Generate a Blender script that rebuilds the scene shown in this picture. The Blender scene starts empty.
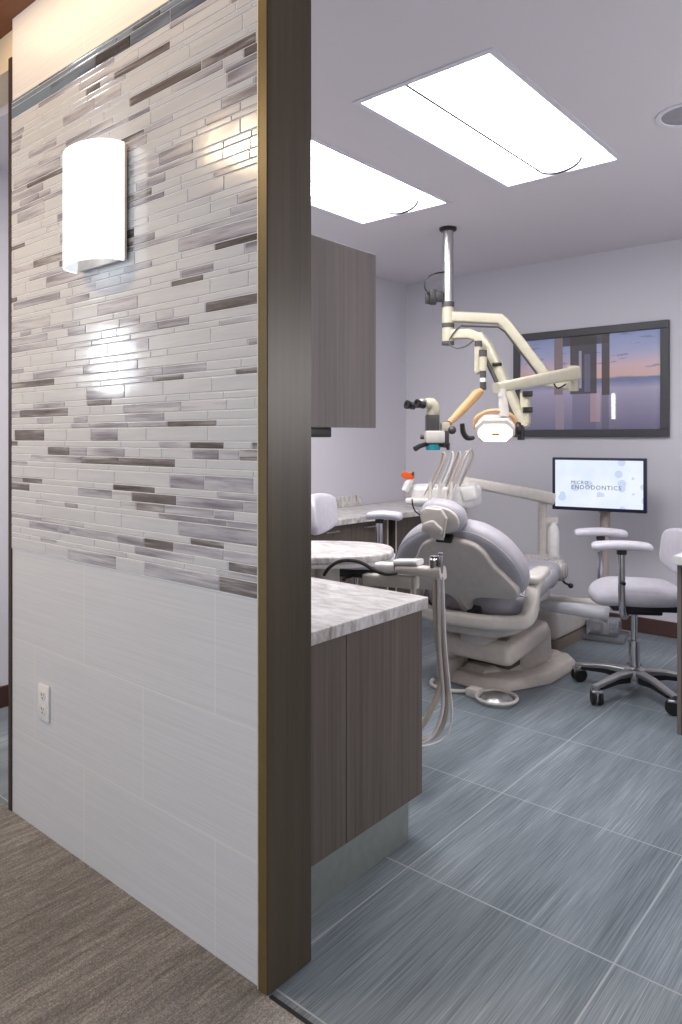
import bpy, bmesh, math, random
from mathutils import Vector, Matrix
random.seed(7)
PI = math.pi
scene = bpy.context.scene
COL = scene.collection

# ---------------------------------------------------------------- camera frame
FPX, EYE, CX, CY = 721.0, 1.28, 341.0, 438.0
YAW = math.atan2(611, 721)
FW = Vector((-math.sin(YAW), math.cos(YAW), 0))
RT = Vector((math.cos(YAW), math.sin(YAW), 0))
def Q(px, py, d):
    """world point seen at pixel (px,py) of the photo at depth d"""
    return FW * d + RT * ((px - CX) / FPX * d) + Vector((0, 0, EYE + (CY - py) / FPX * d))

# ---------------------------------------------------------------- mesh builder
def catmull(pts, n=6, closed=False):
    pts = [Vector(p) for p in pts]
    out = []
    N = len(pts)
    rng = N if closed else N - 1
    for i in range(rng):
        if closed:
            p0, p1, p2, p3 = pts[(i-1) % N], pts[i], pts[(i+1) % N], pts[(i+2) % N]
        else:
            p0, p1, p2, p3 = pts[max(i-1, 0)], pts[i], pts[i+1], pts[min(i+2, N-1)]
        for k in range(n):
            t = k / n
            out.append(0.5*((2*p1) + (p2-p0)*t + (2*p0-5*p1+4*p2-p3)*t*t + (3*p1-p0-3*p2+p3)*t**3))
    if not closed:
        out.append(pts[-1])
    return out

class MB:
    def __init__(self):
        self.bm = bmesh.new()
    def _merge(self, b, M=None):
        if M is not None:
            bmesh.ops.transform(b, matrix=M, verts=b.verts)
        me = bpy.data.meshes.new('tmp')
        b.to_mesh(me); b.free()
        self.bm.from_mesh(me)
        bpy.data.meshes.remove(me)
        return self
    def box(self, x0, x1, y0, y1, z0, z1, bev=0.0, seg=2, M=None):
        b = bmesh.new()
        bmesh.ops.create_cube(b, size=1)
        for v in b.verts:
            v.co = Vector(((x0+x1)/2 + v.co.x*(x1-x0), (y0+y1)/2 + v.co.y*(y1-y0), (z0+z1)/2 + v.co.z*(z1-z0)))
        if bev > 0:
            bmesh.ops.bevel(b, geom=list(b.edges), offset=bev, segments=seg, profile=0.5, affect='EDGES')
        return self._merge(b, M)
    def prism(self, outline, z0, z1, bev=0.0, seg=2, M=None, top=1.0):
        b = bmesh.new()
        cx = sum(p[0] for p in outline)/len(outline); cy = sum(p[1] for p in outline)/len(outline)
        lo = [b.verts.new((p[0], p[1], z0)) for p in outline]
        hi = [b.verts.new((cx+(p[0]-cx)*top, cy+(p[1]-cy)*top, z1)) for p in outline]
        n = len(outline)
        f1 = b.faces.new(list(reversed(lo))); f2 = b.faces.new(hi)
        for i in range(n):
            b.faces.new((lo[i], lo[(i+1) % n], hi[(i+1) % n], hi[i]))
        bmesh.ops.recalc_face_normals(b, faces=b.faces)
        if bev > 0:
            es = [e for e in b.edges if (f1 in e.link_faces or f2 in e.link_faces)]
            bmesh.ops.bevel(b, geom=es, offset=bev, segments=seg, profile=0.5, affect='EDGES')
        return self._merge(b, M)
    def pillow(self, outline, t, r, M=None, dome=0.0, dome2=None, bend=None, seg=5):
        """rounded slab: outline in xy (CCW), thickness t in z"""
        if dome2 is None: dome2 = dome
        ol = [Vector((p[0], p[1], 0)) for p in outline]
        n = len(ol)
        nor = []
        for i in range(n):
            d = (ol[(i+1) % n] - ol[i-1]); d.normalize()
            nor.append(Vector((-d.y, d.x, 0)))
        c = sum(ol, Vector())/n
        rings = []
        r = min(r, t*0.499)
        def ring(ins, z): rings.append([ol[i] + nor[i]*ins + Vector((0, 0, z)) for i in range(n)])
        def cap(zb, sgn, dm, ins):
            rs = []
            for s in (0.25, 0.5, 0.75):
                rs.append([c + (ol[i] + nor[i]*ins - c)*s + Vector((0, 0, zb + sgn*dm*(1-s*s))) for i in range(n)])
            return rs
        lo = cap(0, -1, dome2, r)
        rings += lo
        for k in range(seg+1):
            a = k/seg*PI/2
            ring(r*(1-math.sin(a)), r*(1-math.cos(a)))
        for k in range(seg, -1, -1):
            a = k/seg*PI/2
            ring(r*(1-math.sin(a)), t-r*(1-math.cos(a)))
        rings += list(reversed(cap(t, 1, dome, r)))
        b = bmesh.new()
        vs = []
        for rg in rings:
            vs.append([b.verts.new(bend(v) if bend else v) for v in rg])
        for a, d in zip(vs[:-1], vs[1:]):
            for i in range(n):
                b.faces.new((a[i], a[(i+1) % n], d[(i+1) % n], d[i]))
        c0 = Vector((c.x, c.y, -dome2)); c1 = Vector((c.x, c.y, t+dome))
        v0 = b.verts.new(bend(c0) if bend else c0); v1 = b.verts.new(bend(c1) if bend else c1)
        for i in range(n):
            b.faces.new((vs[0][(i+1) % n], vs[0][i], v0))
            b.faces.new((vs[-1][i], vs[-1][(i+1) % n], v1))
        bmesh.ops.recalc_face_normals(b, faces=b.faces)
        return self._merge(b, M)
    def tube(self, path, r, seg=10, smooth=0, M=None, cap=True):
        path = [Vector(p) for p in path]
        rs = list(r) if isinstance(r, (list, tuple)) else [r]*len(path)
        if smooth:
            n0 = len(path)
            path2 = catmull(path, smooth)
            rs2 = []
            for i in range(len(path2)):
                f = i/smooth; k = min(int(f), n0-2); rs2.append(rs[k] + (rs[k+1]-rs[k])*(f-k))
            path, rs = path2, rs2
        return self._sweep(path, [[(rr*math.cos(2*PI*k/seg), rr*math.sin(2*PI*k/seg)) for k in range(seg)] for rr in rs], M, cap)
    def bar(self, path, w, h, rad=0.008, M=None, smooth=0):
        """rounded-rectangle section swept along a path, section kept upright"""
        path = [Vector(p) for p in path]
        if smooth: path = catmull(path, smooth)
        ws = w if isinstance(w, (list, tuple)) else [w]*len(path)
        hs = h if isinstance(h, (list, tuple)) else [h]*len(path)
        secs = []
        for i in range(len(path)):
            ww, hh = ws[min(i, len(ws)-1)]/2, hs[min(i, len(hs)-1)]/2
            q = min(rad, ww*0.9, hh*0.9)
            s = []
            for (sx, sy, a0) in ((1, 1, 0), (-1, 1, PI/2), (-1, -1, PI), (1, -1, 1.5*PI)):
                for k in range(4):
                    a = a0 + k/3*PI/2
                    s.append((sx*(ww-q) + q*math.cos(a), sy*(hh-q) + q*math.sin(a)))
            secs.append(s)
        return self._sweep(path, secs, M, True, upright=True)
    def _sweep(self, path, secs, M, cap, upright=False):
        b = bmesh.new()
        n = len(path); rings = []
        prev = None
        for i, p in enumerate(path):
            a = path[max(i-1, 0)]; c = path[min(i+1, n-1)]
            if upright and 0 < i < n-1:
                t1 = (p-a).normalized(); t2 = (c-p).normalized(); t = (t1+t2).normalized()
                miter = 1/max(0.5, t.dot(t1))
            else:
                t = (c-a).normalized(); miter = 1
            if upright:
                up = Vector((0, 0, 1))
                if abs(t.z) > 0.985: up = prev if prev is not None else Vector((1, 0, 0))
                x = t.cross(up)
                x.normalize(); y = x.cross(t).normalized()
                if prev is None or abs(t.z) <= 0.985: prev = y
            else:
                if prev is None:
                    up = Vector((0, 0, 1)) if abs(t.z) < 0.9 else Vector((1, 0, 0))
                    x = t.cross(up).normalized()
                else:
                    x = (prev - t*prev.dot(t)).normalized()
                prev = x
                y = t.cross(x).normalized()
            rings.append([b.verts.new(p + x*s[0] + y*s[1]*(miter if upright else 1)) for s in secs[i]])
        m = len(secs[0])
        for r0, r1 in zip(rings[:-1], rings[1:]):
            for k in range(m):
                b.faces.new((r0[k], r0[(k+1) % m], r1[(k+1) % m], r1[k]))
        if cap:
            b.faces.new(list(reversed(rings[0]))); b.faces.new(rings[-1])
        bmesh.ops.recalc_face_normals(b, faces=b.faces)
        return self._merge(b, M)
    def lathe(self, prof, seg=24, M=None):
        b = bmesh.new(); rings = []
        for r, z in prof:
            if r < 1e-5: rings.append([b.verts.new((0, 0, z))])
            else: rings.append([b.verts.new((r*math.cos(2*PI*k/seg), r*math.sin(2*PI*k/seg), z)) for k in range(seg)])
        for a, c in zip(rings[:-1], rings[1:]):
            for k in range(seg):
                k2 = (k+1) % seg
                if len(a) == 1 and len(c) == 1: continue
                if len(a) == 1: b.faces.new((a[0], c[k], c[k2]))
                elif len(c) == 1: b.faces.new((a[k], a[k2], c[0]))
                else: b.faces.new((a[k], a[k2], c[k2], c[k]))
        if len(rings[0]) > 1: b.faces.new(rings[0])
        if len(rings[-1]) > 1: b.faces.new(rings[-1])
        bmesh.ops.recalc_face_normals(b, faces=b.faces)
        return self._merge(b, M)
    def cyl(self, p0, p1, r, seg=16, r1=None, M=None):
        return self.tube([p0, p1], [r, r if r1 is None else r1], seg, 0, M)
    def ball(self, c, r, sc=(1, 1, 1), M=None, u=16, v=10):
        b = bmesh.new()
        bmesh.ops.create_uvsphere(b, u_segments=u, v_segments=v, radius=r)
        for w in b.verts: w.co = Vector((w.co.x*sc[0], w.co.y*sc[1], w.co.z*sc[2])) + Vector(c)
        return self._merge(b, M)
    def torus(self, c, R, r, seg=24, sec=8, M=None, sx=1.0):
        b = bmesh.new(); rings = []
        for i in range(seg):
            a = 2*PI*i/seg
            rings.append([b.verts.new(Vector(((R+r*math.cos(2*PI*k/sec))*math.cos(a)*sx, (R+r*math.cos(2*PI*k/sec))*math.sin(a), r*math.sin(2*PI*k/sec))) + Vector(c)) for k in range(sec)])
        for i in range(seg):
            for k in range(sec):
                b.faces.new((rings[i][k], rings[(i+1) % seg][k], rings[(i+1) % seg][(k+1) % sec], rings[i][(k+1) % sec]))
        bmesh.ops.recalc_face_normals(b, faces=b.faces)
        return self._merge(b, M)
    def quad(self, pts):
        self.bm.faces.new([self.bm.verts.new(p) for p in pts]); return self
    def build(self, name, mat, parent=None, local=False, smooth=True, angle=35, **props):
        me = bpy.data.meshes.new(name)
        top = parent
        while top is not None and top.parent is not None: top = top.parent
        if top is not None and not local:
            off = top.location.copy()
            bmesh.ops.translate(self.bm, verts=self.bm.verts, vec=-off)
        org = None
        if parent is None and not local:
            xs = [v.co for v in self.bm.verts]
            org = Vector(((min(v.x for v in xs)+max(v.x for v in xs))/2, (min(v.y for v in xs)+max(v.y for v in xs))/2, min(v.z for v in xs)))
            bmesh.ops.translate(self.bm, verts=self.bm.verts, vec=-org)
        self.bm.to_mesh(me); self.bm.free()
        if smooth:
            for p in me.polygons: p.use_smooth = True
            me.set_sharp_from_angle(angle=math.radians(angle))
        o = bpy.data.objects.new(name, me)
        COL.objects.link(o)
        if org is not None: o.location = org
        o.parent = parent
        if mat: me.materials.append(mat)
        for k, v in props.items(): o[k] = v
        return o

def thing(name, label, cat, loc, group=None, rz=0.0):
    o = bpy.data.objects.new(name, None); COL.objects.link(o)
    o.empty_display_size = 0.05
    o.location = loc; o.rotation_euler = (0, 0, rz)
    o['label'] = label; o['category'] = cat
    if group: o['group'] = group
    return o
def tag(o, label, cat, group=None):
    o['label'] = label; o['category'] = cat
    if group: o['group'] = group
    return o
def struct(o):
    o['kind'] = 'structure'; return o
def frame(origin, x, y, z):
    M = Matrix.Identity(4)
    for i, a in enumerate((x, y, z)):
        for k in range(3): M[k][i] = a[k]
    for k in range(3): M[k][3] = origin[k]
    return M
def aim(origin, z, up=(0, 0, 1)):
    z = Vector(z).normalized(); x = Vector(up).cross(z).normalized(); y = z.cross(x)
    return frame(Vector(origin), x, y, z)
def copy_tree(o, parent=None):
    c = o.copy(); COL.objects.link(c); c.parent = parent
    for ch in list(o.children): copy_tree(ch, c)
    return c

# ---------------------------------------------------------------- materials
def S(r, g, b):
    f = lambda c: (c/255/12.92) if c/255 <= 0.04045 else ((c/255+0.055)/1.055)**2.4
    return (f(r), f(g), f(b), 1)
class NT:
    def __init__(self, name):
        self.m = bpy.data.materials.new(name); self.m.use_nodes = True
        self.t = self.m.node_tree; self.n = self.t.nodes; self.l = self.t.links
        self.b = self.n['Principled BSDF']
    def add(self, typ, **kw):
        nd = self.n.new(typ)
        for k, v in kw.items():
            if k == 'inp':
                for i, val in v.items(): nd.inputs[i].default_value = val
            else: setattr(nd, k, v)
        return nd
    def link(self, a, b): self.l.new(a, b)
    def math(self, op, a, b=None, c=None):
        nd = self.n.new('ShaderNodeMath'); nd.operation = op
        for i, v in enumerate((a, b, c)):
            if v is None: continue
            if isinstance(v, (int, float)): nd.inputs[i].default_value = v
            else: self.link(v, nd.inputs[i])
        return nd.outputs[0]
    def mix(self, fac, a, b, blend='MIX'):
        nd = self.n.new('ShaderNodeMix'); nd.data_type = 'RGBA'; nd.blend_type = blend
        for s, v in ((nd.inputs[0], fac), (nd.inputs[6], a), (nd.inputs[7], b)):
            if isinstance(v, (int, float, tuple)): s.default_value = v
            else: self.link(v, s)
        return nd.outputs[2]
    def pos(self, scale=(1, 1, 1), loc=(0, 0, 0), world=True):
        src = self.n.new('ShaderNodeNewGeometry').outputs['Position'] if world else self.n.new('ShaderNodeTexCoord').outputs['Object']
        mp = self.n.new('ShaderNodeMapping')
        mp.inputs['Scale'].default_value = scale; mp.inputs['Location'].default_value = loc
        self.link(src, mp.inputs['Vector'])
        return mp.outputs[0], src
    def noise(self, vec, scale=1, detail=4, rough=0.55, dist=0):
        nd = self.n.new('ShaderNodeTexNoise')
        nd.inputs['Scale'].default_value = scale; nd.inputs['Detail'].default_value = detail
        nd.inputs['Roughness'].default_value = rough; nd.inputs['Distortion'].default_value = dist
        self.link(vec, nd.inputs['Vector']); return nd.outputs['Fac']
    def ramp(self, fac, stops, interp='LINEAR'):
        nd = self.n.new('ShaderNodeValToRGB'); nd.color_ramp.interpolation = interp
        el = nd.color_ramp.elements
        while len(el) < len(stops): el.new(0.5)
        for e, (p, c) in zip(el, stops): e.position = p; e.color = c
        self.link(fac, nd.inputs[0]); return nd.outputs[0]
    def base(self, c):
        if isinstance(c, tuple): self.b.inputs['Base Color'].default_value = c
        else: self.link(c, self.b.inputs['Base Color'])
    def set(self, **kw):
        for k, v in kw.items():
            nm = {'rough': 'Roughness', 'metal': 'Metallic', 'coat': 'Coat Weight', 'coatr': 'Coat Roughness', 'spec': 'Specular IOR Level', 'trans': 'Transmission Weight', 'sss': 'Subsurface Weight', 'sheen': 'Sheen Weight', 'ior': 'IOR', 'alpha': 'Alpha'}[k]
            if isinstance(v, (int, float)): self.b.inputs[nm].default_value = v
            else: self.link(v, self.b.inputs[nm])
    def bump(self, h, strength=0.2, dist=0.002):
        nd = self.n.new('ShaderNodeBump'); nd.inputs['Strength'].default_value = strength; nd.inputs['Distance'].default_value = dist
        self.link(h, nd.inputs['Height']); self.link(nd.outputs[0], self.b.inputs['Normal'])

def simple(name, col, rough=0.5, metal=0.0, var=0.06, scale=30, **kw):
    m = NT(name)
    v, _ = m.pos((1, 1, 1), world=False)
    n = m.noise(v, scale, 3)
    d = tuple(c*(1-var) for c in col[:3]) + (1,); e = tuple(min(1, c*(1+var)) for c in col[:3]) + (1,)
    m.base(m.ramp(n, [(0.3, d), (0.7, e)]))
    m.set(rough=rough, metal=metal, **kw)
    return m.m
def emis(name, col, st):
    m = NT(name); m.base((0.8, 0.8, 0.8, 1)); m.b.inputs['Emission Color'].default_value = col; m.b.inputs['Emission Strength'].default_value = st
    m.set(rough=0.4); return m.m

def wood(name, dark, light, rough=0.5, ax='z', coat=0.0, k=1.0):
    m = NT(name)
    sc = {'z': (55*k, 55*k, 1.4), 'x': (1.4, 55*k, 55*k), 'y': (55*k, 1.4, 55*k)}[ax]
    v, _ = m.pos(sc); n = m.noise(v, 1, 6, 0.65, 0.3)
    v2, _ = m.pos(tuple(s*0.15 for s in sc)); n2 = m.noise(v2, 1, 3)
    f = m.math('ADD', m.math('MULTIPLY', n, 0.6), m.math('MULTIPLY', n2, 0.4))
    m.base(m.ramp(f, [(0.34, dark), (0.66, light)]))
    m.set(rough=rough, coat=coat); m.bump(n, 0.08, 0.001)
    return m.m

def wall_paint(name, col):
    m = NT(name)
    v, _ = m.pos(); n = m.noise(v, 180, 3); n2 = m.noise(v, 1.3, 2)
    m.base(m.mix(m.math('MULTIPLY', n2, 0.5), col, tuple(c*0.94 for c in col[:3])+(1,)))
    m.set(rough=0.75); m.bump(n, 0.06, 0.001); return m.m

M_wall = wall_paint('wall paint', S(202, 200, 208))
M_hallwall = wall_paint('hall wall paint', S(196, 204, 208))
M_ceil = wall_paint('ceiling paint', S(212, 208, 214))
M_cream = wall_paint('cream paint', S(222, 205, 180))

def m_floor():
    m = NT('streaked porcelain floor')
    v, src = m.pos((190, 2.4, 1)); n = m.noise(v, 1, 5, 0.74)
    v2, _ = m.pos((420, 4.0, 1)); n2 = m.noise(v2, 1, 3, 0.65)
    v3, _ = m.pos((6, 0.7, 1)); n3 = m.noise(v3, 1, 3)
    sep = m.n.new('ShaderNodeSeparateXYZ'); m.link(src, sep.inputs[0])
    fx = m.math('MULTIPLY', m.math('ADD', sep.outputs[0], 1.238+0.61*20), 1/0.61)
    fy = m.math('MULTIPLY', m.math('ADD', sep.outputs[1], -1.77+0.59*20), 1/0.59)
    cell = m.math('ADD', m.math('MULTIPLY', m.math('FLOOR', fx), 7.31), m.math('MULTIPLY', m.math('FLOOR', fy), 3.17))
    wn = m.n.new('ShaderNodeTexWhiteNoise'); wn.noise_dimensions = '1D'; m.link(cell, wn.inputs['W'])
    gx = m.math('PINGPONG', m.math('FRACT', fx), 0.5); gy = m.math('PINGPONG', m.math('FRACT', fy), 0.5)
    g = m.math('LESS_THAN', m.math('MINIMUM', gx, gy), 0.0042)
    f = m.math('ADD', m.math('ADD', m.math('MULTIPLY', n, 0.42), m.math('MULTIPLY', n2, 0.33)), m.math('MULTIPLY', n3, 0.25))
    f = m.math('ADD', f, m.math('MULTIPLY', m.math('SUBTRACT', wn.outputs[0], 0.5), 0.05))
    c = m.ramp(f, [(0.35, S(56, 64, 70)), (0.47, S(104, 114, 121)), (0.55, S(126, 135, 142)), (0.67, S(178, 183, 189))])
    m.base(m.mix(g, c, S(158, 162, 166)))
    m.set(rough=m.math('ADD', 0.30, m.math('MULTIPLY', n, 0.15)), spec=0.45)
    m.bump(n2, 0.05, 0.001); return m.m
M_floor = m_floor()

def m_carpet():
    m = NT('striated carpet')
    v, src = m.pos((46, 3.0, 1)); n = m.noise(v, 1, 3, 0.6, 0.6)
    v2, _ = m.pos((150, 14, 1)); n2 = m.noise(v2, 1, 3, 0.6, 0.5)
    v3, _ = m.pos((300, 260, 300)); n3 = m.noise(v3, 1, 2, 0.7)
    v4, _ = m.pos((3, 1.2, 1)); n4 = m.noise(v4, 1, 2)
    f = m.math('ADD', m.math('ADD', m.math('MULTIPLY', n, 0.25), m.math('MULTIPLY', n2, 0.23)), m.math('ADD', m.math('MULTIPLY', n3, 0.40), m.math('MULTIPLY', n4, 0.12)))
    m.base(m.ramp(f, [(0.33, S(68, 66, 65)), (0.5, S(134, 130, 127)), (0.68, S(208, 203, 198))]))
    m.set(rough=0.95, sheen=0.1); m.bump(n3, 0.9, 0.006); return m.m
M_carpet = m_carpet()

def m_bigtile():
    m = NT('large linen wall tile')
    v, src = m.pos((3, 3, 260)); n = m.noise(v, 1, 4, 0.6)
    sep = m.n.new('ShaderNodeSeparateXYZ'); m.link(src, sep.inputs[0])
    fz = m.math('MULTIPLY', m.math('ADD', sep.outputs[2], 0.308*4-0.289), 1/0.308)
    row = m.math('FLOOR', fz); off = m.math('MULTIPLY', m.math('MODULO', row, 2.0), 0.5)
    fx = m.math('ADD', m.math('MULTIPLY', m.math('ADD', sep.outputs[0], 1.388+6.08), 1/0.608), m.math('ADD', off, 0.5))
    gz = m.math('PINGPONG', m.math('FRACT', fz), 0.5); gx = m.math('PINGPONG', m.math('FRACT', fx), 0.5)
    g = m.math('MAXIMUM', m.math('LESS_THAN', gz, 0.0062), m.math('LESS_THAN', gx, 0.0032))
    c = m.ramp(n, [(0.35, S(206, 207, 212)), (0.65, S(215, 216, 221))])
    m.base(m.mix(g, c, S(222, 222, 218))); m.set(rough=0.42, spec=0.35)
    m.bump(m.math('SUBTRACT', m.math('MULTIPLY', n, 0.15), g), 0.25, 0.0015); return m.m
M_bigtile = m_bigtile()

def m_mosaic():
    m = NT('glass strip mosaic')
    at = m.add('ShaderNodeAttribute', attribute_name='tone')
    sep = m.n.new('ShaderNodeSeparateColor'); m.link(at.outputs['Color'], sep.inputs[0])
    src = m.n.new('ShaderNodeNewGeometry').outputs['Position']
    comb = m.n.new('ShaderNodeCombineXYZ'); m.link(m.math('MULTIPLY', sep.outputs[1], 60), comb.inputs[1])
    va = m.n.new('ShaderNodeVectorMath'); va.operation = 'ADD'; m.link(src, va.inputs[0]); m.link(comb.outputs[0], va.inputs[1])
    mp = m.n.new('ShaderNodeMapping'); mp.inputs['Scale'].default_value = (4, 8, 75); m.link(va.outputs[0], mp.inputs['Vector'])
    n = m.noise(mp.outputs[0], 1, 5, 0.7, 0.4)
    mp2 = m.n.new('ShaderNodeMapping'); mp2.inputs['Scale'].default_value = (2.5, 8, 34); m.link(va.outputs[0], mp2.inputs['Vector'])
    n2 = m.noise(mp2.outputs[0], 1, 2)
    light = m.ramp(n, [(0.3, S(196, 199, 205)), (0.7, S(213, 214, 217))])
    mid = m.ramp(m.math('ADD', m.math('MULTIPLY', n, 0.5), m.math('MULTIPLY', n2, 0.5)), [(0.38, S(124, 122, 132)), (0.5, S(176, 175, 184)), (0.60, S(208, 208, 212))])
    dark = m.ramp(m.math('ADD', m.math('MULTIPLY', n, 0.6), m.math('MULTIPLY', n2, 0.4)), [(0.38, S(66, 60, 60)), (0.52, S(116, 111, 112)), (0.63, S(186, 184, 186))])
    c = m.mix(m.math('GREATER_THAN', sep.outputs[0], 0.3), light, mid)
    c = m.mix(m.math('GREATER_THAN', sep.outputs[0], 0.7), c, dark)
    c = m.mix(m.math('GREATER_THAN', sep.outputs[2], 0.5), c, S(146, 166, 184), 'MULTIPLY')
    m.base(c); m.set(rough=0.16, spec=0.6, coat=0.5, coatr=0.05)
    v, _ = m.pos((9, 9, 9)); m.bump(m.noise(v, 1, 2), 0.10, 0.01)
    return m.m
M_mosaic = m_mosaic()
M_grout = simple('pale grout', S(236, 234, 230), 0.8)

M_cab = wood('grey brown laminate', S(78, 69, 62), S(114, 103, 94), 0.5, k=1.5)
M_cabup = wood('grey laminate upper', S(100, 91, 88), S(130, 120, 117), 0.5)
M_post = wood('dark stained end board', S(62, 52, 38), S(84, 72, 53), 0.36)
M_jamb = wood('dark jamb', S(40, 30, 26), S(62, 48, 42), 0.5)
M_lit_edge = simple('gold lit trim edge', S(108, 92, 58), 0.4, 0.2)  # warm light on the board's front edge put into the colour
M_schluter = simple('pale edge trim', S(206, 198, 172), 0.4, 0.2)
M_toe = simple('brushed metal toe kick', S(150, 156, 150), 0.42, 0.55)
M_bb = simple('dark baseboard', S(74, 52, 46), 0.5)
M_bbred = simple('dark red brown baseboard', S(58, 28, 24), 0.5)
M_ceilwood = wood('brown ceiling wood', S(92, 50, 22), S(132, 78, 38), 0.5, 'x')

def m_marble():
    m = NT('veined grey marble laminate')
    v, _ = m.pos((2.2, 5.5, 3)); n = m.noise(v, 3.2, 8, 0.68, 1.2)
    v2, _ = m.pos((1, 3, 1)); n2 = m.noise(v2, 9, 6, 0.7, 0.8)
    f = m.math('ADD', m.math('MULTIPLY', n, 0.6), m.math('MULTIPLY', n2, 0.4))
    m.base(m.ramp(f, [(0.34, S(128, 120, 114)), (0.44, S(182, 176, 172)), (0.54, S(214, 211, 210)), (0.66, S(234, 233, 234))]))
    m.set(rough=0.28, spec=0.5); return m.m
M_marble = m_marble()

M_shell = simple('beige grey plastic', S(190, 183, 178), 0.42)
M_shell2 = simple('warm off white plastic', S(203, 197, 190), 0.4)
M_taupe = simple('taupe plastic', S(128, 116, 104), 0.5)
M_recess_shade = simple('recess shade brown', S(88, 78, 72), 0.6)  # beige plastic with the recess shade put into its colour
M_base_pl = simple('beige painted base', S(206, 197, 188), 0.4)
M_vinyl = simple('lavender grey vinyl', S(166, 163, 171), 0.45, sheen=0.1)
M_vinyl2 = simple('pale stool vinyl', S(196, 193, 202), 0.45)
M_arm = simple('cream enamel', S(184, 178, 158), 0.38)
M_peach = simple('peach lit enamel', S(204, 160, 114), 0.42)  # cream enamel; warm light on the balance arm is put into the tone
M_white = simple('white plastic', S(226, 224, 222), 0.4)
M_black = simple('black plastic', S(24, 23, 24), 0.45)
M_darkgrey = simple('dark grey collar', S(70, 66, 66), 0.4)
M_steel = simple('chrome', S(200, 200, 204), 0.14, 1.0)
M_satin = simple('satin aluminium', S(186, 184, 184), 0.3, 0.9)
M_hose = simple('taupe hose', S(176, 164, 152), 0.5)
M_hosew = simple('pale hose', S(206, 204, 204), 0.45)
M_orange = simple('orange shield', S(226, 92, 22), 0.3)
M_teal = simple('teal lens ring', S(24, 138, 150), 0.3)
M_frame = simple('charcoal picture frame', S(62, 62, 66), 0.45)
M_bezel = simple('dark blue grey bezel', S(26, 32, 58), 0.35)
M_plate = simple('white outlet plastic', S(228, 228, 230), 0.4)
M_slot = simple('slot dark', S(70, 70, 74), 0.6)
M_speaker = simple('grey speaker mesh', S(150, 148, 156), 0.7)
M_brownpost = simple('brown monitor post', S(168, 154, 146), 0.4)
M_lens = simple('dark glass', S(10, 10, 14), 0.08, spec=0.8)

def m_clear(name, col, rough=0.15, trans=0.8):
    m = NT(name); v, _ = m.pos((14, 14, 60), world=False); n = m.noise(v, 2, 3)
    m.base(col); m.set(rough=rough, trans=trans, ior=1.2); m.bump(n, 0.5, 0.004); return m.m
M_clear = m_clear('clear acrylic', S(215, 218, 226), 0.12, 0.75)
M_sleeve = m_clear('clear plastic sleeve', S(228, 228, 234), 0.16, 0.35)
def m_wrap():
    m = NT('gathered plastic cover'); v, src = m.pos((90, 90, 3), world=False); n = m.noise(v, 1, 3)
    m.base(m.ramp(n, [(0.35, S(140, 134, 132)), (0.65, S(200, 194, 192))])); m.set(rough=0.25); m.bump(n, 0.6, 0.006); return m.m
M_wrap = m_wrap()

M_troffer = emis('troffer diffuser', (1.0, 0.985, 0.985, 1), 14.5)
M_troffer2 = emis('troffer basket', (1.0, 0.985, 0.985, 1), 14.5)
M_trim_w = simple('white troffer trim', S(214, 212, 222), 0.5)
M_basket_line = simple('grey basket edge line', S(60, 60, 68), 1.0, spec=0.0)  # dark tone for shading lines drawn along the basket edges
M_sconce = emis('opal sconce glass', (1.0, 0.99, 0.97, 1), 1.25)
M_liner = emis('sconce inner glass', (0.80, 0.90, 1.0, 1), 0.35)
M_lamp = emis('dental lamp lens', (1.0, 0.91, 0.78, 1), 3.0)

def m_picture():
    m = NT('seaside dusk photograph')
    src = m.n.new('ShaderNodeTexCoord').outputs['Generated']
    sep = m.n.new('ShaderNodeSeparateXYZ'); m.link(src, sep.inputs[0])
    x, z = sep.outputs[0], sep.outputs[2]
    mp = m.n.new('ShaderNodeMapping'); mp.inputs['Scale'].default_value = (3, 1, 14); m.link(src, mp.inputs['Vector'])
    n = m.noise(mp.outputs[0], 1.6, 4, 0.6)
    zz = m.math('ADD', z, m.math('MULTIPLY', m.math('SUBTRACT', n, 0.5), 0.05))
    sky = m.ramp(zz, [(0.0, S(112, 108, 136)), (0.22, S(138, 132, 160)), (0.42, S(160, 154, 180)), (0.50, S(104, 116, 154)), (0.53, S(98, 112, 154)), (0.545, S(204, 168, 160)), (0.66, S(200, 174, 180)), (0.80, S(158, 162, 196)), (1.0, S(130, 146, 190))])
    cl = m.math('MULTIPLY', m.math('GREATER_THAN', n, 0.60), m.math('GREATER_THAN', z, 0.62))
    c = m.mix(m.math('MULTIPLY', cl, 0.6), sky, S(92, 96, 128))
    def band(x0, x1, z0, z1, col, soft, c):
        fx = m.math('MULTIPLY', m.math('GREATER_THAN', x, x0), m.math('LESS_THAN', x, x1))
        fz = m.math('MULTIPLY', m.math('GREATER_THAN', z, z0), m.math('LESS_THAN', z, z1))
        return m.mix(m.math('MULTIPLY', m.math('MULTIPLY', fx, fz), soft), c, col)
    c = band(0.265, 0.33, 0.38, 1, S(124, 108, 110), 0.95, c)
    c = band(0.385, 0.575, 0.38, 1, S(58, 52, 60), 0.95, c)
    c = band(0.448, 0.468, 0.44, 0.84, S(160, 160, 184), 0.8, c)
    c = band(0.488, 0.53, 0.40, 0.80, S(96, 96, 124), 0.9, c)
    c = band(0.61, 0.665, 0.36, 1, S(56, 48, 54), 0.95, c)
    c = band(0.33, 0.665, 0.90, 1, S(44, 40, 44), 0.9, c)
    c = band(0.275, 0.34, 0.0, 0.38, S(168, 150, 156), 0.45, c)
    c = band(0.40, 0.57, 0.0, 0.38, S(84, 82, 116), 0.45, c)
    c = band(0.53, 0.60, 0.08, 0.38, S(196, 166, 164), 0.5, c)
    c = band(0.61, 0.66, 0.0, 0.36, S(76, 72, 100), 0.5, c)
    m.base(c); m.set(rough=0.35, coat=1.0, coatr=0.02); return m.m
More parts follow.
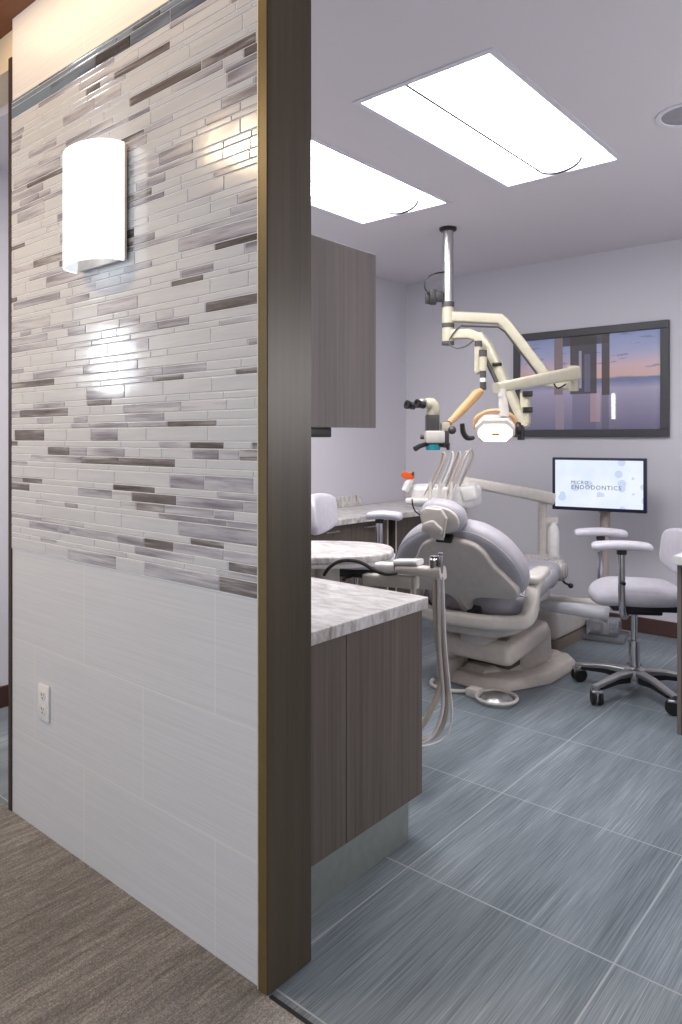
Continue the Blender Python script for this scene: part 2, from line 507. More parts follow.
M_pic = m_picture()

def m_screen():
    m = NT('lit screen'); src = m.n.new('ShaderNodeTexCoord').outputs['Generated']
    mp = m.n.new('ShaderNodeMapping'); mp.inputs['Scale'].default_value = (7.5, 1, 4.2); m.link(src, mp.inputs['Vector'])
    vo = m.add('ShaderNodeTexVoronoi'); vo.inputs['Scale'].default_value = 1.0; m.link(mp.outputs[0], vo.inputs['Vector'])
    sep = m.n.new('ShaderNodeSeparateColor'); m.link(vo.outputs['Color'], sep.inputs[0])
    n = m.noise(mp.outputs[0], 0.5, 2)
    dot = m.math('MULTIPLY', m.math('MULTIPLY', m.math('LESS_THAN', vo.outputs['Distance'], 0.36), m.math('GREATER_THAN', sep.outputs[0], 0.5)), 0.75)
    c = m.mix(n, S(212, 230, 255), S(248, 250, 255)); c = m.mix(dot, c, S(192, 206, 236))
    m.base((0.02, 0.02, 0.02, 1)); m.link(c, m.b.inputs['Emission Color']); m.b.inputs['Emission Strength'].default_value = 1.0
    m.set(rough=0.25); return m.m
M_screen = m_screen()
M_text = simple('slate letters', S(84, 96, 130), 0.6)

# ---------------------------------------------------------------- the setting
ZC, ZH = 2.548, 2.715          # room ceiling, hall ceiling
XL, XR, YB = -3.452, 1.35, 4.906
YW = 1.157                     # front face of the tiled wall
struct(MB().box(XL, XR, YW-0.0003, YB, -0.06, 0.0).build('floor', M_floor, smooth=False))
struct(MB().box(XL, XR, -1.6, YW-0.0003, -0.06, 0.002).build('floor_carpet', M_carpet, smooth=False))
struct(MB().box(-1.19, XR, YW-0.007, YW+0.002, -0.02, 0.004).build('trim_threshold', M_black, smooth=False))
struct(MB().box(XL-0.1, XR+0.1, YB, YB+0.1, -0.06, ZC+0.3).build('wall_back', M_wall, smooth=False))
wl = struct(MB().box(XL-0.1, XL, -1.6, YB, -0.06, 3.0).build('wall_left', M_wall, smooth=False))
struct(MB().box(XR, XR+0.1, -1.6, YB, -0.06, 3.0).build('wall_right', M_wall, smooth=False))
# ceiling of the room with two openings filled by the troffers (troffers sit just below it)
TR = [(-1.712, -1.150, 2.115, 3.316), (-2.66, -2.066, 2.115, 3.335)]
def ceiling():
    b = MB(); y0, y1 = 2.115, 3.316
    b.box(XL, XR, 1.305, y0, ZC, ZC+0.06); b.box(XL, XR, 3.335, YB, ZC, ZC+0.06)
    xs = [XL, TR[1][0], TR[1][1], TR[0][0], TR[0][1], XR]
    for i in (0, 2, 4): b.box(xs[i], xs[i+1], y0, 3.335, ZC, ZC+0.06)
    b.box(TR[0][0], TR[0][1], 3.316, 3.335, ZC, ZC+0.06)
    return b
struct(ceiling().build('ceiling', M_ceil, smooth=False))
struct(MB().box(XL, XR, -1.6, 1.31, ZH, ZH+0.06).build('ceiling_hall', M_ceilwood, smooth=False))
struct(MB().box(-1.19, XR, YW, 1.31, ZC-0.0, ZH).build('trim_header', M_cream, smooth=False))
struct(MB().box(XL, -2.478, YW+0.03, 1.31, 2.585, ZH).build('trim_header_passage', M_cream, smooth=False))
struct(MB().box(XL+0.0, -1.0, YB-0.016, YB, 0.0, 0.10, 0.003).build('baseboard_back', M_bb, smooth=False))
struct(MB().box(-1.0, XR, YB-0.016, YB, 0.0, 0.10, 0.003).build('baseboard_back_right', M_bb, smooth=False))
struct(MB().box(XL, XL+0.016, -1.6, 2.35, 0.0, 0.10, 0.003).build('baseboard_left', M_bbred, smooth=False))

# tiled partition wall
wf = struct(MB().box(-2.456, -1.226, YW, 1.31, 0.0, ZH).build('wall_front', M_bigtile, smooth=False))
def grout():
    b = MB(); b.box(-2.454, -1.230, YW-0.003, YW, 0.903, 2.432); return b
gr = struct(grout().build('grout_bed', M_grout, wf, smooth=False))
def mosaic():
    bm = bmesh.new(); lay = bm.loops.layers.float_color.new('tone')
    rows = [0.038, 0.016, 0.023, 0.027, 0.018]
    z = 0.906; k = 0; gap = 0.0026
    rnd = random.Random(21)
    while z < 2.43:
        h = rows[k % 5]
        band = z > 2.355
        x = -2.453 - rnd.random()*0.15
        while x < -1.228:
            w = rnd.choice([0.075, 0.1, 0.13, 0.13, 0.18, 0.2, 0.26, 0.31])
            if h > 0.03: w = max(w, 0.14)
            x0, x1 = max(x, -2.453), min(x+w-gap, -1.2285)
            z0, z1 = z, min(z+h-gap, 2.431)
            if x1-x0 > 0.006 and z1-z0 > 0.004:
                q = rnd.random()
                low = 0.02*(1 if z < 1.9 else 0.0)
                t = 1.0 if (q < 0.085+low and h < 0.033) or q < 0.03 else (0.5 if q < 0.42 else 0.0)
                cid = rnd.random()
                d = 0.0052; bv = 0.0016
                tx, tz = rnd.uniform(-1, 1)*0.0016, rnd.uniform(-1, 1)*0.006
                cx, cz = (x0+x1)/2, (z0+z1)/2
                yf = lambda xx, zz: YW - d + tx*(xx-cx) + tz*(zz-cz)
                A = [(x0, z0), (x1, z0), (x1, z1), (x0, z1)]
                B = [(x0+bv, z0+bv), (x1-bv, z0+bv), (x1-bv, z1-bv), (x0+bv, z1-bv)]
                va = [bm.verts.new((a, YW-0.0028, c)) for a, c in A]
                vb = [bm.verts.new((a, yf(a, c)+bv*0.8, c)) for a, c in A]
                vc = [bm.verts.new((a, yf(a, c), c)) for a, c in B]
                fs = [bm.faces.new(vc)]
                for i in range(4):
                    j = (i+1) % 4
                    fs.append(bm.faces.new((vb[i], vb[j], vc[j], vc[i]))); fs.append(bm.faces.new((va[i], va[j], vb[j], vb[i])))
                for f in fs:
                    for l in f.loops: l[lay] = (t, cid, 1.0 if band else 0.0, 1)
            x += w
        z += h; k += 1
    b = MB(); b.bm.free(); b.bm = bm; return b
struct(mosaic().build('mosaic_tile', M_mosaic, wf, smooth=False))
# end board of the partition
pb = struct(MB().box(-1.2255, -1.196, YW-0.006, 1.300, 0.0, ZH, 0.0015, 1).build('trim_1', M_post, smooth=False))
struct(MB().box(-1.2225, -1.198, YW-0.0075, YW-0.006, 0.0, ZH).build('lit_edge_strip', M_lit_edge, pb, smooth=False))
struct(MB().box(-1.2295, -1.2256, YW-0.0072, YW-0.001, 0.0, ZH).build('edge_profile', M_schluter, pb, smooth=False))
struct(MB().box(-2.478, -2.4565, YW-0.004, 1.315, 0.0, 2.585).build('trim_2', M_jamb, smooth=False))

# ---------------------------------------------------------------- ceiling fittings
def troffer(x0, x1, y0, y1, label):
    t = thing('ceiling_light', label, 'ceiling light', ((x0+x1)/2, (y0+y1)/2, ZC), 'recessed ceiling light panels')
    zt = ZC+0.058; w = 0.010
    f = MB()
    for a in ((x0-0.014, x1+0.014, y0-0.014, y0+w), (x0-0.014, x1+0.014, y1-w, y1+0.014), (x0-0.014, x0+w, y0+w, y1-w), (x1-w, x1+0.014, y0+w, y1-w)):
        f.box(a[0], a[1], a[2], a[3], ZC-0.004, ZC-0.0005)
    f.build('frame', M_trim_w, t, smooth=False)
    MB().box(x0, x1, y0, y1, zt, zt+0.01).build('housing', M_trim_w, t, smooth=False)
    c = (x0+x1)/2; hw = 0.105; xa, xb = c-hw, c+hw
    prof = []
    N = 18
    for k in range(N+1):
        a = PI*k/N
        prof.append((c-hw*math.cos(a), ZC+0.050-0.047*math.sin(a)))
    for p0, p1 in ((x0, xa-0.004), (xb+0.004, x1)):
        MB().box(p0, p1, y0, y1, ZC+0.050, ZC+0.056).build('diffuser', M_troffer, t, smooth=False)
    b = MB(); ye = y1-0.016
    for (p, q) in zip(prof[:-1], prof[1:]):
        b.quad([(p[0], y0, p[1]), (q[0], y0, q[1]), (q[0], ye, q[1]), (p[0], ye, p[1])])
    b.build('basket_diffuser', M_troffer2, t)
    MB().tube([(p[0], ye+0.001, p[1]) for p in prof], 0.0075, 8).build('basket_rim', M_basket_line, t)
    a = math.radians(25)
    MB().tube([(c-hw*math.cos(a), y0, ZC+0.050-0.047*math.sin(a)), (c-hw*math.cos(a), ye, ZC+0.050-0.047*math.sin(a))], 0.0085, 8).build('basket_edge_line', M_basket_line, t)  # thin dark tube drawn in for the basket's dimmer silhouette edge
    return t
troffer(*TR[0], 'large lit rectangular ceiling light panel nearest the round ceiling speaker')
troffer(*TR[1], 'lit ceiling light panel partly cut off by the dark end board')
sp = thing('ceiling_speaker', 'round grey speaker set flush in the ceiling', 'speaker', (-0.79, 3.03, ZC))
MB().lathe([(0.095, 0), (0.115, 0), (0.115, -0.005), (0.097, -0.006), (0.095, -0.003)], 40, Matrix.Translation((-0.79, 3.03, ZC))).build('rim', M_trim_w, sp)
MB().lathe([(0, -0.001), (0.094, -0.001), (0.094, -0.003), (0.05, -0.0045), (0, -0.005)], 40, Matrix.Translation((-0.79, 3.03, ZC))).build('grille', M_speaker, sp)

# ---------------------------------------------------------------- wall sconce & outlet
def sconce():
    cx, hw, dp, z0, z1 = -1.874, 0.126, 0.10, 1.772, 2.10
    t = thing('wall_sconce', 'lit white half round glass sconce on the mosaic tile wall', 'wall lamp', (cx, YW-0.006, z0))
    yb = YW-0.022
    b = MB(); li = MB(); o1 = []; i1 = []
    N = 28
    for k in range(N+1):
        a = PI*k/N
        o1.append((cx-hw*math.cos(a), yb-(dp-0.016)*math.sin(a)**0.8))
        i1.append((cx-(hw-0.006)*math.cos(a), yb-(dp-0.022)*math.sin(a)**0.8))
    for k in range(N):
        (xa, ya), (xb, yb2) = o1[k], o1[k+1]; (xc, yc), (xd, yd) = i1[k], i1[k+1]
        b.quad([(xa, ya, z0), (xb, yb2, z0), (xb, yb2, z1), (xa, ya, z1)])
        li.quad([(xd, yd, z0+0.001), (xc, yc, z0+0.001), (xc, yc, z1-0.001), (xd, yd, z1-0.001)])
        for z in (z0, z1):
            b.quad([(xa, ya, z), (xb, yb2, z), (xd, yd, z), (xc, yc, z)])
    bmesh.ops.remove_doubles(b.bm, verts=b.bm.verts, dist=1e-5); bmesh.ops.recalc_face_normals(b.bm, faces=b.bm.faces)
    b.build('glass_shade', M_sconce, t); li.build('inner_lining', M_liner, t)
    MB().box(cx-hw+0.004, cx+hw-0.001, YW-0.0215, YW-0.012, z0+0.004, z1-0.004, 0.002).build('back_plate', M_shell2, t); MB().box(cx-0.05, cx+0.05, YW-0.012, YW-0.0055, z0+0.09, z1-0.09, 0.001).build('wall_mount', M_satin, t)
    MB().cyl((cx, YW-0.05, z0+0.09), (cx, YW-0.05, z1-0.09), 0.016, 12).build('bulb', M_sconce, t)
    for zz, e in ((z0+0.05, 0.10), (z1-0.05, 0.10)):
        l = bpy.data.lights.new('sconce_glow', 'POINT'); l.energy = e; l.shadow_soft_size = 0.02; l.color = (0.93, 0.97, 1)
        lo = bpy.data.objects.new('sconce_glow', l); COL.objects.link(lo); lo.location = (cx+0.02, YW-0.055, zz)
sconce()
ol = thing('wall_outlet', 'white duplex power outlet low on the pale tiles', 'outlet', (-2.232, YW, 0.37))
MB().box(-2.267, -2.197, YW-0.007, YW, 0.370, 0.486, 0.003).build('cover_plate', M_plate, ol)
so = MB(); 
for zz in (0.405, 0.451): so.pillow(catmull([(-2.248+0.016*math.cos(a)*1.0+0.016, zz+0.0155*math.sin(a), 0) for a in [i*PI/4 for i in range(8)]], 3, True), 0.002, 0.0008, Matrix(((1, 0, 0, 0), (0, 0, -1, YW-0.0070), (0, 1, 0, 0), (0, 0, 0, 1))))
so.build('socket', M_white, ol)
for zz in (0.405, 0.451):
    sl = MB()
    for dx in (-0.006, 0.006): sl.box(-2.232+dx-0.0012, -2.232+dx+0.0012, YW-0.0096, YW-0.0088, zz-0.001, zz+0.008)
    sl.box(-2.2345, -2.2295, YW-0.0096, YW-0.0088, zz-0.010, zz-0.005)
    sl.build('slot', M_slot, ol)

# ---------------------------------------------------------------- cabinets by the partition
XE = -1.308
bc = thing('base_cabinet', 'tall grey brown base cabinet end panel behind the dark end board', 'cabinet', (-1.86, 1.63, 0))
MB().box(-2.44, XE-0.018, 1.314, 1.932, 0.131, 0.728).build('carcass', M_cab, bc, smooth=False)
ep = MB().box(XE-0.018, XE, 1.314, 1.566, 0.131, 0.728, 0.001, 1).build('end_panel', M_cab, bc, smooth=False)
MB().box(XE-0.018, XE, 1.5685, 1.95, 0.131, 0.728, 0.001, 1).build('end_panel', M_cab, bc, smooth=False)
for k in range(2):
    x1 = XE-0.022-k*0.555; x0 = x1-0.55
    d = MB().box(x0, x1, 1.933, 1.951, 0.135, 0.725, 0.0015, 1).build('door', M_cab, bc, smooth=False)
    MB().tube([(x0+0.2, 1.951, 0.69), (x0+0.2, 1.975, 0.69), (x0+0.35, 1.975, 0.69), (x0+0.35, 1.951, 0.69)], 0.005, 8).build('handle', M_satin, d)
MB().box(-2.43, -1.318, 1.33, 1.887, 0.0, 0.131).build('toe_kick', M_toe, bc, smooth=False)
ct = MB().box(-2.44, -1.293, 1.3135, 1.964, 0.7285, 0.766, 0.003, 2).build('countertop', M_marble, smooth=False)
tag(ct, 'grey veined marble countertop on the cabinet by the end board', 'countertop')

wc = thing('wall_cabinet', 'grey brown wall cabinet hung above the marble counter', 'cabinet', (-1.86, 1.51, 1.31))
MB().box(-2.44, -1.328, 1.3145, 1.69, 1.312, 1.825).build('carcass', M_cabup, wc, smooth=False)
MB().box(-1.328, -1.31, 1.3145, 1.707, 1.31, 1.826, 0.001, 1).build('end_panel', M_cabup, wc, smooth=False)
for k in range(2):
    x1 = -1.331-k*0.555
    d = MB().box(x1-0.55, x1, 1.691, 1.708, 1.313, 1.823, 0.0015, 1).build('door', M_cabup, wc, smooth=False)
    MB().tube([(x1-0.35, 1.708, 1.345), (x1-0.35, 1.73, 1.345), (x1-0.2, 1.73, 1.345), (x1-0.2, 1.708, 1.345)], 0.005, 8).build('handle', M_satin, d)
MB().box(-2.2, -1.335, 1.34, 1.535, 1.282, 1.3095, 0.003).build('under_cabinet_light', M_black, wc, label='slim black under cabinet light box')

# ---------------------------------------------------------------- counter along the left wall
XF = -2.965
def left_unit(y0, y1, nd, label):
    t = thing('base_cabinet', label, 'cabinet', (-3.2, (y0+y1)/2, 0), 'cabinets along the far counter')
    MB().box(XL+0.002, XF-0.02, y0, y1, 0.10, 0.728).build('carcass', M_cab, t, smooth=False)
    MB().box(XL+0.02, XF-0.07, y0+0.005, y1-0.005, 0.0, 0.10).build('toe_kick', M_bb, t, smooth=False)
    w = (y1-y0)/nd
    for k in range(nd):
        d = MB().box(XF-0.0195, XF, y0+k*w+0.002, y0+(k+1)*w-0.002, 0.104, 0.725, 0.0015, 1).build('door', M_cab, t, smooth=False)
        yh = y0+(k+0.5)*w
        MB().tube([(XF, yh-0.06, 0.69), (XF+0.02, yh-0.06, 0.69), (XF+0.02, yh+0.06, 0.69), (XF, yh+0.06, 0.69)], 0.005, 8).build('handle', M_satin, d)
    MB().box(XF-0.001, XF+0.004, y1-0.012, y1-0.001, 0.10, 0.728).build('edge_band', M_shell2, t, smooth=False)
    if nd == 1: MB().box(XF-0.001, XF+0.004, y0+0.001, y0+0.012, 0.10, 0.728).build('edge_band', M_shell2, t, smooth=False)
    return t
left_unit(2.40, 4.0, 4, 'brown cabinet run under the far counter beside the grey backrest')
left_unit(4.085, 4.85, 1, 'single dark brown cabinet in the far corner behind the headrest')
ct2 = thing('countertop', 'far marble countertop with low backsplash along the back corner', 'countertop', (-3.2, 3.6, 0.729))
pts = [(XL+0.002, 2.4), (-2.94, 2.4), (-2.94, 3.6), (-2.93, 3.75), (-2.90, 3.95), (-2.87, 4.2), (-2.87, 4.88), (XL+0.002, 4.88)]
MB().prism(pts, 0.7285, 0.766, 0.003, 2).build('slab', M_marble, ct2, smooth=False)
MB().box(XL+0.001, XL+0.021, 2.4, 4.30, 0.7662, 0.848, 0.002, 1).build('backsplash', M_marble, ct2, smooth=False)

# ---------------------------------------------------------------- right hand cabinet edge
rc = thing('base_cabinet', 'narrow visible edge of a brown cabinet beside the rolling stool', 'cabinet', (-0.65, 3.5, 0))
MB().box(-0.890, -0.45, 3.32, 3.62, 0.0, 0.735, 0.001, 1).build('carcass', M_cab, rc, smooth=False)
MB().box(-0.907, -0.890, 3.318, 3.62, 0.0, 0.735, 0.001, 1).build('end_panel', M_cabup, rc, smooth=False)
MB().box(-0.885, -0.46, 3.302, 3.319, 0.01, 0.73, 0.0015, 1).build('door', M_cab, rc, smooth=False)
c3 = MB().box(-0.913, -0.44, 3.285, 3.63, 0.7355, 0.775, 0.003).build('countertop', M_white, smooth=False)
tag(c3, 'white countertop corner beside the rolling stool backrest', 'countertop')

# ---------------------------------------------------------------- picture
pc = thing('framed_picture', 'large dark framed dusk seaside photograph on the back wall', 'picture', (-1.93, YB, 1.287))
x0, x1, z0, z1, w = -2.47, -1.384, 1.287, 2.040, 0.052
f = MB()
for a in ((x0, x1, z0, z0+w), (x0, x1, z1-w, z1), (x0, x0+w, z0+w, z1-w), (x1-w, x1, z0+w, z1-w)):
    f.box(a[0], a[1], YB-0.03, YB-0.001, a[2], a[3], 0.003, 1)
f.build('frame', M_frame, pc, smooth=False)
MB().box(x0+w, x1-w, YB-0.016, YB-0.002, z0+w, z1-w).build('glazed_print', M_pic, pc, smooth=False)

# ---------------------------------------------------------------- ceiling pole with light and microscope
PX, PY = -2.322, 3.739
cm = thing('ceiling_mount', 'silver ceiling pole with black flange and junction box', 'mount', (PX, PY, ZC))
MB().lathe([(0, 0), (0.052, 0), (0.052, -0.012), (0.045, -0.020), (0, -0.020)], 28, Matrix.Translation((PX, PY, ZC))).build('flange', M_black, cm)
MB().cyl((PX, PY, ZC-0.02), (PX, PY, 2.10), 0.033, 24).build('pole', M_satin, cm)
MB().cyl((PX, PY, 2.10), (PX, PY, 2.068), 0.038, 24).build('bottom_collar', M_darkgrey, cm)
jb = MB()
c = Q(433, 297, 4.34); Mj = frame(c, RT, FW, Vector((0, 0, 1)))
jb.box(-0.02, 0.02, -0.02, 0.02, -0.045, 0.045, 0.004, 2, Mj); jb.box(-0.045, -0.02, -0.015, 0.015, -0.04, 0.025, 0.003, 2, Mj); jb.box(0.018, 0.055, -0.02, 0.01, -0.03, 0.03, 0.003, 2, Mj)
jb.build('junction_box', M_black, cm)
MB().tube([Q(444, 272, 4.33), Q(434, 274, 4.32), Q(426, 279, 4.32), Q(425, 288, 4.32), Q(429, 294, 4.32)], 0.005, 8, 6).build('cable', M_black, cm)

lt = thing('operating_light', 'cream jointed dental lamp, lit, on the upper pole arm', 'lamp', (PX, PY, 1.96))
def vcyl(b, p, z0, z1, r): b.cyl((p.x, p.y, z0), (p.x, p.y, z1), r, 20)
P0 = Vector((PX, PY, 0))
b = MB(); vcyl(b, P0, 1.972, 2.068, 0.036)
b.bar([Vector((PX, PY, 2.012)) , Q(500, 319, 4.30), Q(506, 324, 4.29), Q(549, 380, 4.2)], 0.055, 0.062, 0.012)
b.build('upper_arm', M_arm, lt)
b = MB(); b.tube([Q(462, 326, 4.30), Q(498, 327, 4.27), Q(505, 332, 4.26), Q(540, 378, 4.17)], 0.006, 6); b.build('cable_cover', M_darkgrey, lt)
b = MB(); vcyl(b, P0, 1.945, 1.972, 0.038); b.build('pivot_collar', M_darkgrey, lt)
b = MB(); b.bar([Q(547, 382, 4.2), Q(574, 386, 4.12)], 0.07, 0.055, 0.012); b.cyl(Q(573, 391, 4.1), Q(573, 366, 4.1), 0.03, 18)
b.build('elbow_joint', M_arm, lt)
b = MB(); b.bar([Q(576, 373, 4.08), Q(496, 388, 3.62)], [0.06, 0.045], [0.075, 0.05], 0.012); b.build('lamp_arm', M_arm, lt)
b = MB(); b.tube([Q(551, 377, 4.05), Q(557, 388, 4.1), Q(566, 384, 4.08)], 0.005, 6, 4); b.build('loose_cable', M_black, lt)
b = MB(); b.cyl(Q(502, 389, 3.62), Q(502, 397, 3.62), 0.02, 16); b.cyl(Q(503, 397, 3.62), Q(504, 416, 3.62), 0.021, 16, 0.027); b.build('drop_link', M_shell2, lt)
hc = Q(495, 431, 3.60); nrm = Vector((0.45, -0.85, -0.28))
Mh = aim(hc, nrm)
ho = [(-0.098, -0.022), (-0.062, -0.060), (0.062, -0.060), (0.098, -0.022), (0.098, 0.022), (0.062, 0.060), (-0.062, 0.060), (-0.098, 0.022)]
b = MB(); b.prism([(p[0]*0.9, p[1]*0.9) for p in ho], -0.13, -0.05, 0.012, 2, Mh); b.prism(list(ho), -0.055, 0.0, 0.01, 3, Mh)
b.build('lamp_head', M_shell2, lt)
MB().prism([(p[0]*0.84, p[1]*0.74-0.010) for p in ho], 0.0005, 0.006, 0.003, 2, Mh).build('lens', M_lamp, lt)
MB().box(-0.016, 0.022, -0.022, -0.008, 0.0063, 0.012, 0.002, 2, Mh).build('bulb_shield', M_peach, lt)
b = MB(); b.tube([Mh @ Vector(p) for p in ((-0.098, -0.0, -0.05), (-0.094, 0.05, -0.05), (-0.05, 0.082, -0.05), (0, 0.092, -0.05), (0.05, 0.082, -0.05), (0.094, 0.05, -0.05), (0.098, 0.0, -0.05))], 0.011, 10, 5); b.build('yoke', M_peach, lt)
for s, dy in ((-1, 0), (1, 0)):
    b = MB()
    if s < 0: b.tube([Mh @ Vector(p) for p in ((-0.105, -0.035, 0.0), (-0.135, -0.03, 0.02), (-0.155, 0.0, 0.025), (-0.160, 0.045, 0.02))], [0.010, 0.014, 0.014, 0.012], 10, 4)
    else: b.lathe([(0, -0.012), (0.03, -0.012), (0.036, 0), (0.03, 0.012), (0, 0.012)], 18, Mh @ Matrix.Translation((0.115, 0.0, -0.04)) @ Matrix.Rotation(PI/2, 4, 'Y'))
    b.build('handle', M_black, lt)

mi = thing('surgical_microscope', 'ceiling hung microscope with black eyepieces on the lower pole arm', 'microscope', (PX, PY, 1.8))
b = MB(); vcyl(b, P0, 1.862, 1.944, 0.036); b.bar([Vector((PX, PY, 1.905)), Q(470, 334, 4.30), Q(481, 339, 4.28)], 0.055, 0.06, 0.012)
b.build('lower_arm', M_arm, mi)
b = MB(); vcyl(b, P0, 1.842, 1.862, 0.038); b.build('end_cap', M_darkgrey, mi)
b = MB(); b.bar([Q(478, 336, 4.28), Q(488, 349, 4.25), Q(524, 428, 4.12)], 0.075, 0.07, 0.016); b.build('spring_arm', M_arm, mi)
b = MB(); b.bar([Q(476, 344, 4.23), Q(484, 355, 4.21), Q(519, 430, 4.08)], 0.03, 0.02, 0.006); b.build('arm_channel', M_darkgrey, mi)
b = MB(); b.bar([Q(525, 393, 4.14), Q(526, 424, 4.12)], 0.045, 0.05, 0.01); b.build('end_joint', M_arm, mi)
for y in (394, 410): MB().box(-0.02, 0.032, -0.03, 0.03, -0.016, 0.016, 0.004, 2, frame(Q(526, y, 4.12), RT, FW, Vector((0, 0, 1)))).build('clamp_block', M_black, mi)
MB().cyl(Q(521, 425, 4.1), Q(521, 440, 4.1), 0.02, 14).build('end_pin', M_black, mi)
b = MB(); b.pillow([(0.028*math.cos(i*PI/8), 0.014*math.sin(i*PI/8)) for i in range(16)], 0.02, 0.006, frame(Q(497, 366, 4.18), RT, FW, Vector((0, 0, 1)))); b.build('lock_knob', M_black, mi)
# drop posts
def vpost(name, px, y0, y1, d, r, m):
    p = Q(px, y0, d); q = Q(px, y1, d); MB().cyl((p.x, p.y, p.z), (p.x, p.y, q.z), r, 18).build(name, m, mi)
vpost('post_collar', 478.5, 341, 347, 4.2, 0.021, M_darkgrey)
vpost('post', 478, 347, 371, 4.2, 0.022, M_arm)
vpost('post_collar', 483, 350, 357, 4.15, 0.022, M_darkgrey)
vpost('post', 483, 357, 371, 4.15, 0.022, M_arm)
vpost('post_collar', 483, 371, 378, 4.15, 0.018, M_darkgrey)
vpost('post', 483, 378, 382, 4.15, 0.019, M_white)
vpost('post_collar', 483, 382, 390, 4.15, 0.018, M_darkgrey)
b = MB(); b.bar([Q(476, 372, 4.2), Q(485, 368, 4.16)], 0.03, 0.03, 0.008); b.build('post_bridge', M_arm, mi)
b = MB(); b.cyl(Q(482, 391, 4.15), Q(474, 393, 4.13), 0.018, 12); b.bar([Q(478, 393, 4.14), Q(463, 409, 4.06), Q(449, 423, 3.98)], [0.045, 0.04, 0.03], [0.05, 0.045, 0.032], 0.014)
b.build('balance_arm', M_peach, mi)
FX = lambda px, py, d: frame(Q(px, py, d), RT, FW, Vector((0, 0, 1)))
b = MB(); b.box(-0.03, 0.02, -0.025, 0.025, -0.025, 0.025, 0.008, 2, FX(446, 427, 3.96)); b.build('carrier', M_arm, mi)
b = MB(); b.ball(Q(452, 430, 3.94), 0.024); b.build('tension_knob', M_darkgrey, mi)
b = MB(); b.box(-0.037, 0.035, -0.035, 0.035, -0.045, 0.045, 0.006, 2, FX(432.5, 423, 3.95)); b.box(-0.02, 0.03, -0.03, 0.03, -0.05, 0.04, 0.006, 2, FX(443, 438, 3.95)); b.build('optics_body', M_darkgrey, mi)
b = MB(); b.box(-0.055, 0.05, -0.04, 0.04, -0.034, 0.034, 0.01, 2, FX(435, 437, 3.93)); b.build('lower_housing', M_shell2, mi)
b = MB()
pth = [Q(430, 416, 3.95), Q(434, 410, 3.95), Q(431, 404, 3.94), Q(425, 404, 3.92)]
b.tube(pth, [0.03, 0.036, 0.034, 0.026], 14, 4); b.tube([Q(428, 404, 3.98), Q(421, 403, 3.97), Q(417, 404, 3.96)], [0.026, 0.024, 0.022], 14)
b.build('binocular_head', M_arm, mi)
for (px, py, d) in ((424, 405, 3.90), (414, 406, 3.94)):
    v = (-RT*0.75 - FW*0.45 + Vector((0, 0, 0.12))).normalized(); c = Q(px, py, d)
    MB().lathe([(0, 0), (0.021, 0), (0.021, 0.02), (0.018, 0.024), (0.024, 0.04), (0.024, 0.052), (0.014, 0.052), (0.012, 0.046), (0, 0.046)], 18, aim(c, v)).build('eyepiece', M_black, mi)
b = MB(); b.lathe([(0, 0), (0.038, 0), (0.04, 0.012), (0.04, 0.03), (0, 0.03)], 24, FX(433, 450, 3.93)); b.build('lens_ring', M_teal, mi)
b = MB(); b.tube([Q(427, 444, 3.92), Q(420, 446, 3.9), Q(415, 449, 3.88)], [0.011, 0.013, 0.015], 10); b.tube([Q(440, 445, 3.92), Q(446, 446, 3.9), Q(448, 444, 3.89), Q(448, 450, 3.89)], [0.01, 0.011, 0.012, 0.009], 10); b.box(-0.045, 0.045, -0.03, 0.03, -0.008, 0.008, 0.004, 2, FX(434, 444.5, 3.93)); b.build('handlebar', M_black, mi)
MB().lathe([(0, 0), (0.012, 0), (0.012, 0.02), (0, 0.02)], 14, aim(Q(424, 437, 3.90), -RT)).build('focus_knob', M_darkgrey, mi)
b = MB(); b.tube([Q(449, 340, 4.32), Q(456, 330, 4.3), Q(463, 325, 4.3)], 0.004, 6, 4); b.tube([Q(446, 342, 4.31), Q(456, 348, 4.28), Q(466, 346, 4.25), Q(474, 340, 4.25)], 0.004, 6, 4); b.build('cable', M_darkgrey, mi)

# ---------------------------------------------------------------- monitor
a = math.radians(60.6)
mr = (RT*math.sin(a) - FW*math.cos(a)).normalized(); mn = mr.cross(Vector((0, 0, 1)))  # facing the viewer
mn = Vector((0, 0, 1)).cross(mr); mn = -mn if mn.dot(FW) > 0 else mn
mc = Q(598.0, 484.6, 4.55)
mo = thing('monitor', 'lit flat monitor on a floor post showing a practice name', 'monitor', (mc.x, mc.y, 0))
Mm = frame(mc, mr, -mn, Vector((0, 0, 1)))    # local x right, y away from the viewer, z up
W2, H2 = 0.285, 0.169
b = MB(); b.box(-W2, W2, 0.0, 0.04, -H2, H2, 0.005, 2, Mm); b.box(-0.2, 0.2, 0.04, 0.065, -0.11, 0.11, 0.01, 2, Mm); b.build('housing', M_bezel, mo)
MB().box(-W2+0.02, W2-0.02, -0.0015, -0.0003, -H2+0.022, H2-0.016, M=Mm).build('screen', M_screen, mo, smooth=False)
pp = Q(605, 520, 4.62)
b = MB(); b.box(-0.03, 0.03, -0.012, 0.012, 0.70, 0.83, 0.004, 2, Matrix.Translation((pp.x, pp.y, 0))); b.box(-0.03, 0.03, -0.03, 0.03, 0.80, 1.04, 0.004, 2, Matrix.Translation((pp.x+0.0, pp.y+0.0, 0))); b.build('neck', M_brownpost, mo)
b = MB(); b.cyl((pp.x, pp.y, 0.02), (pp.x, pp.y, 0.78), 0.024, 18); b.build('post', M_brownpost, mo)
pb_ = Q(617, 634, 4.66)
